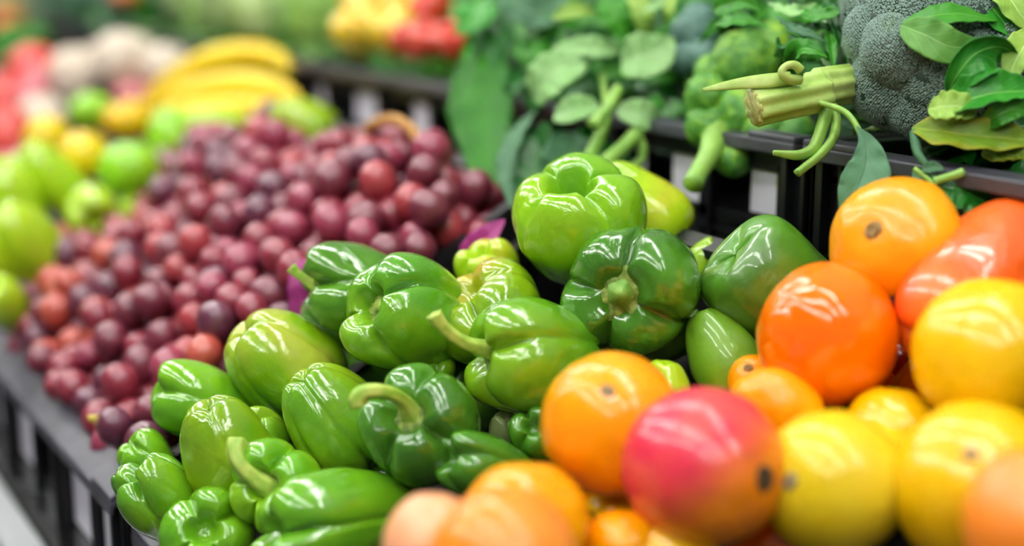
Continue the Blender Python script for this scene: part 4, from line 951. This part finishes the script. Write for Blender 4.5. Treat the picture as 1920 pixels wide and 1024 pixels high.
# leafy filling of the upper crates: packed greens with loose leaves on top, one uncountable pile per crate
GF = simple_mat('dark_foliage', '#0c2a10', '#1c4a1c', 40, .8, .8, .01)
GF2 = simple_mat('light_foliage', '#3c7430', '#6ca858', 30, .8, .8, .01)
rl = random.Random(77)
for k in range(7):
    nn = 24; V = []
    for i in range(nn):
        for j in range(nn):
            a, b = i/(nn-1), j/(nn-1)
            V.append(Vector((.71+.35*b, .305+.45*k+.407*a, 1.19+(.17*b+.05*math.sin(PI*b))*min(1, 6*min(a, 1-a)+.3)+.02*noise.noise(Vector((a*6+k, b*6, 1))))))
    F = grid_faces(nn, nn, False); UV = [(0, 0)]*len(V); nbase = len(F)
    for q in range(190):
        a, b = rl.uniform(.04, .96), rl.uniform(.04, .97)
        h = (.17*b+.05*math.sin(PI*b))*min(1, 6*min(a, 1-a)+.3)
        c = Vector((.71+.35*b, .305+.45*k+.407*a, 1.192+h))
        th = rl.uniform(0, 2*PI); l = rl.uniform(.03, .055); d = Vector((math.cos(th), math.sin(th), rl.uniform(-.1, .45)))
        f_ = Vector((rl.uniform(-.7, .1), rl.uniform(-.4, .4), 1)).normalized()
        v_, f2, u_ = leaf_geo([c-d*l*.5, c+f_*.006, c+d*l*.5-Vector((0, 0, .004))], rl.uniform(.02, .036), kind='ovate', face=f_, fold=.2, wave=.15, seed=q, nr=9, nc=7)
        n0 = len(V); V += v_; UV += u_; F += [tuple(x+n0 for x in g_) for g_ in f2]
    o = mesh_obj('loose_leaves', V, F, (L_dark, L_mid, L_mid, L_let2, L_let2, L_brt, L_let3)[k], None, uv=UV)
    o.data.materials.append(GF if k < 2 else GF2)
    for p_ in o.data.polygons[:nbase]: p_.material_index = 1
    tag(o, ('loose dark' if k < 1 else 'loose green')+' leaves covering the upper crate '+['at the right edge', 'under the spinach', 'under the red and yellow peppers', 'above the bananas', 'above the turnips', 'second from the far left end', 'at the far left end'][k], 'leaves', kind='stuff')
# lower shelf produce glimpsed at the very bottom left
fruit('peach', 8, 1010, 90, 120, 'dull pinkish fruit on the floor-level shelf, bottom left corner', simple_mat('dull_pink', '#a87868', '#b89080', 20, .5, .1), t=1.75, seed=270, cat='fruit', nt=40)
fruit('peach', -20, 950, 90, 90, 'brownish fruit at the left edge below the rail', simple_mat('dull_brown', '#8a6040', '#a07850', 20, .5, .1), t=1.8, seed=271, cat='fruit', nt=40)
sbox('low_shelf', -.25, .38, -.3, 4.2, .56, .585, M['pad'], label='low dark shelf below the display, mostly hidden', cat='shelf')
FLR = simple_mat('floor_tile', '#585652', '#64625c', 3, .35, .1); WL = simple_mat('wall_paint', '#6a6864', '#74726e', 3, .8, .1); CE = simple_mat('ceiling_paint', '#3a3a3c', '#444448', 3, .9, .05)
sbox('floor', -3.5, 3.0, -2.5, 7.0, -.05, 0, FLR, kind='structure')
sbox('wall_right', 1.16, 1.24, -2.5, 7.0, 0, 3.0, WL, kind='structure')
sbox('wall_far', -3.5, 3.0, 7.0, 7.1, 0, 3.0, WL, kind='structure')
sbox('ceiling', -3.5, 3.0, -2.5, 7.1, 3.0, 3.06, CE, kind='structure')

# ================================================================== lamps
def em(name, col, s):
    m = NT(name); m.b.inputs['Base Color'].default_value = (.8, .8, .8, 1); m.b.inputs['Emission Color'].default_value = col; m.b.inputs['Emission Strength'].default_value = s; return m.m
TUBE = em('lamp_tube', (1, .985, .96, 1), LAMP)
BODY = simple_mat('lamp_body', '#e8e8e8', '#f0f0f0', 5, .4, 0)
lp = 0
for x in (-1.15, -.25, .65):
    for y in (-.9, .55, 2.0, 3.5, 5.0):
        root = thing('ceiling_lamp', 'long white ceiling lamp above the produce display', 'lamp', (x, y, 2.7), 'ceiling strip lamps')
        V, F = [], []; box(V, F, -.09, .09, -.62, .62, .02, .07); mesh_obj('housing', V, F, BODY, root, smooth=False)
        for dx in (-.045, .045):
            V, F = tube([Vector((dx, -.6, 0)), Vector((dx, 0, 0)), Vector((dx, .6, 0))], [.019]*3, 12, 4)
            mesh_obj('tube', V, F, TUBE, root)
        for dy in (-.5, .5):
            V, F = tube([Vector((0, dy, .07)), Vector((0, dy, .3))], [.004]*2, 8, 3); mesh_obj('hanger', V, F, BODY, root)
w = bpy.data.worlds.new('shop_ambience'); SC.world = w; w.use_nodes = True
bg = w.node_tree.nodes['Background']; bg.inputs[0].default_value = (.93, .97, 1, 1); bg.inputs[1].default_value = AMB

# ================================================================== camera
cd = bpy.data.cameras.new('camera'); co_ = bpy.data.objects.new('camera', cd); COL.objects.link(co_)
cd.sensor_width = 36; cd.lens = FPX/1920*36; cd.clip_start = .02
co_.matrix_world = Matrix((RIGHT, UP, -FWD)).transposed().to_4x4(); co_.location = CAM
cd.dof.use_dof = True; cd.dof.focus_distance = .918; cd.dof.aperture_fstop = FSTOP
SC.camera = co_
SC.view_settings.view_transform = 'Standard'; SC.view_settings.look = 'None'; SC.view_settings.gamma = 1; SC.view_settings.exposure = EXPO
SC.cycles.use_denoising = True; SC.cycles.max_bounces = 8; SC.cycles.diffuse_bounces = 3; SC.cycles.transmission_bounces = 3; SC.cycles.sample_clamp_indirect = 6
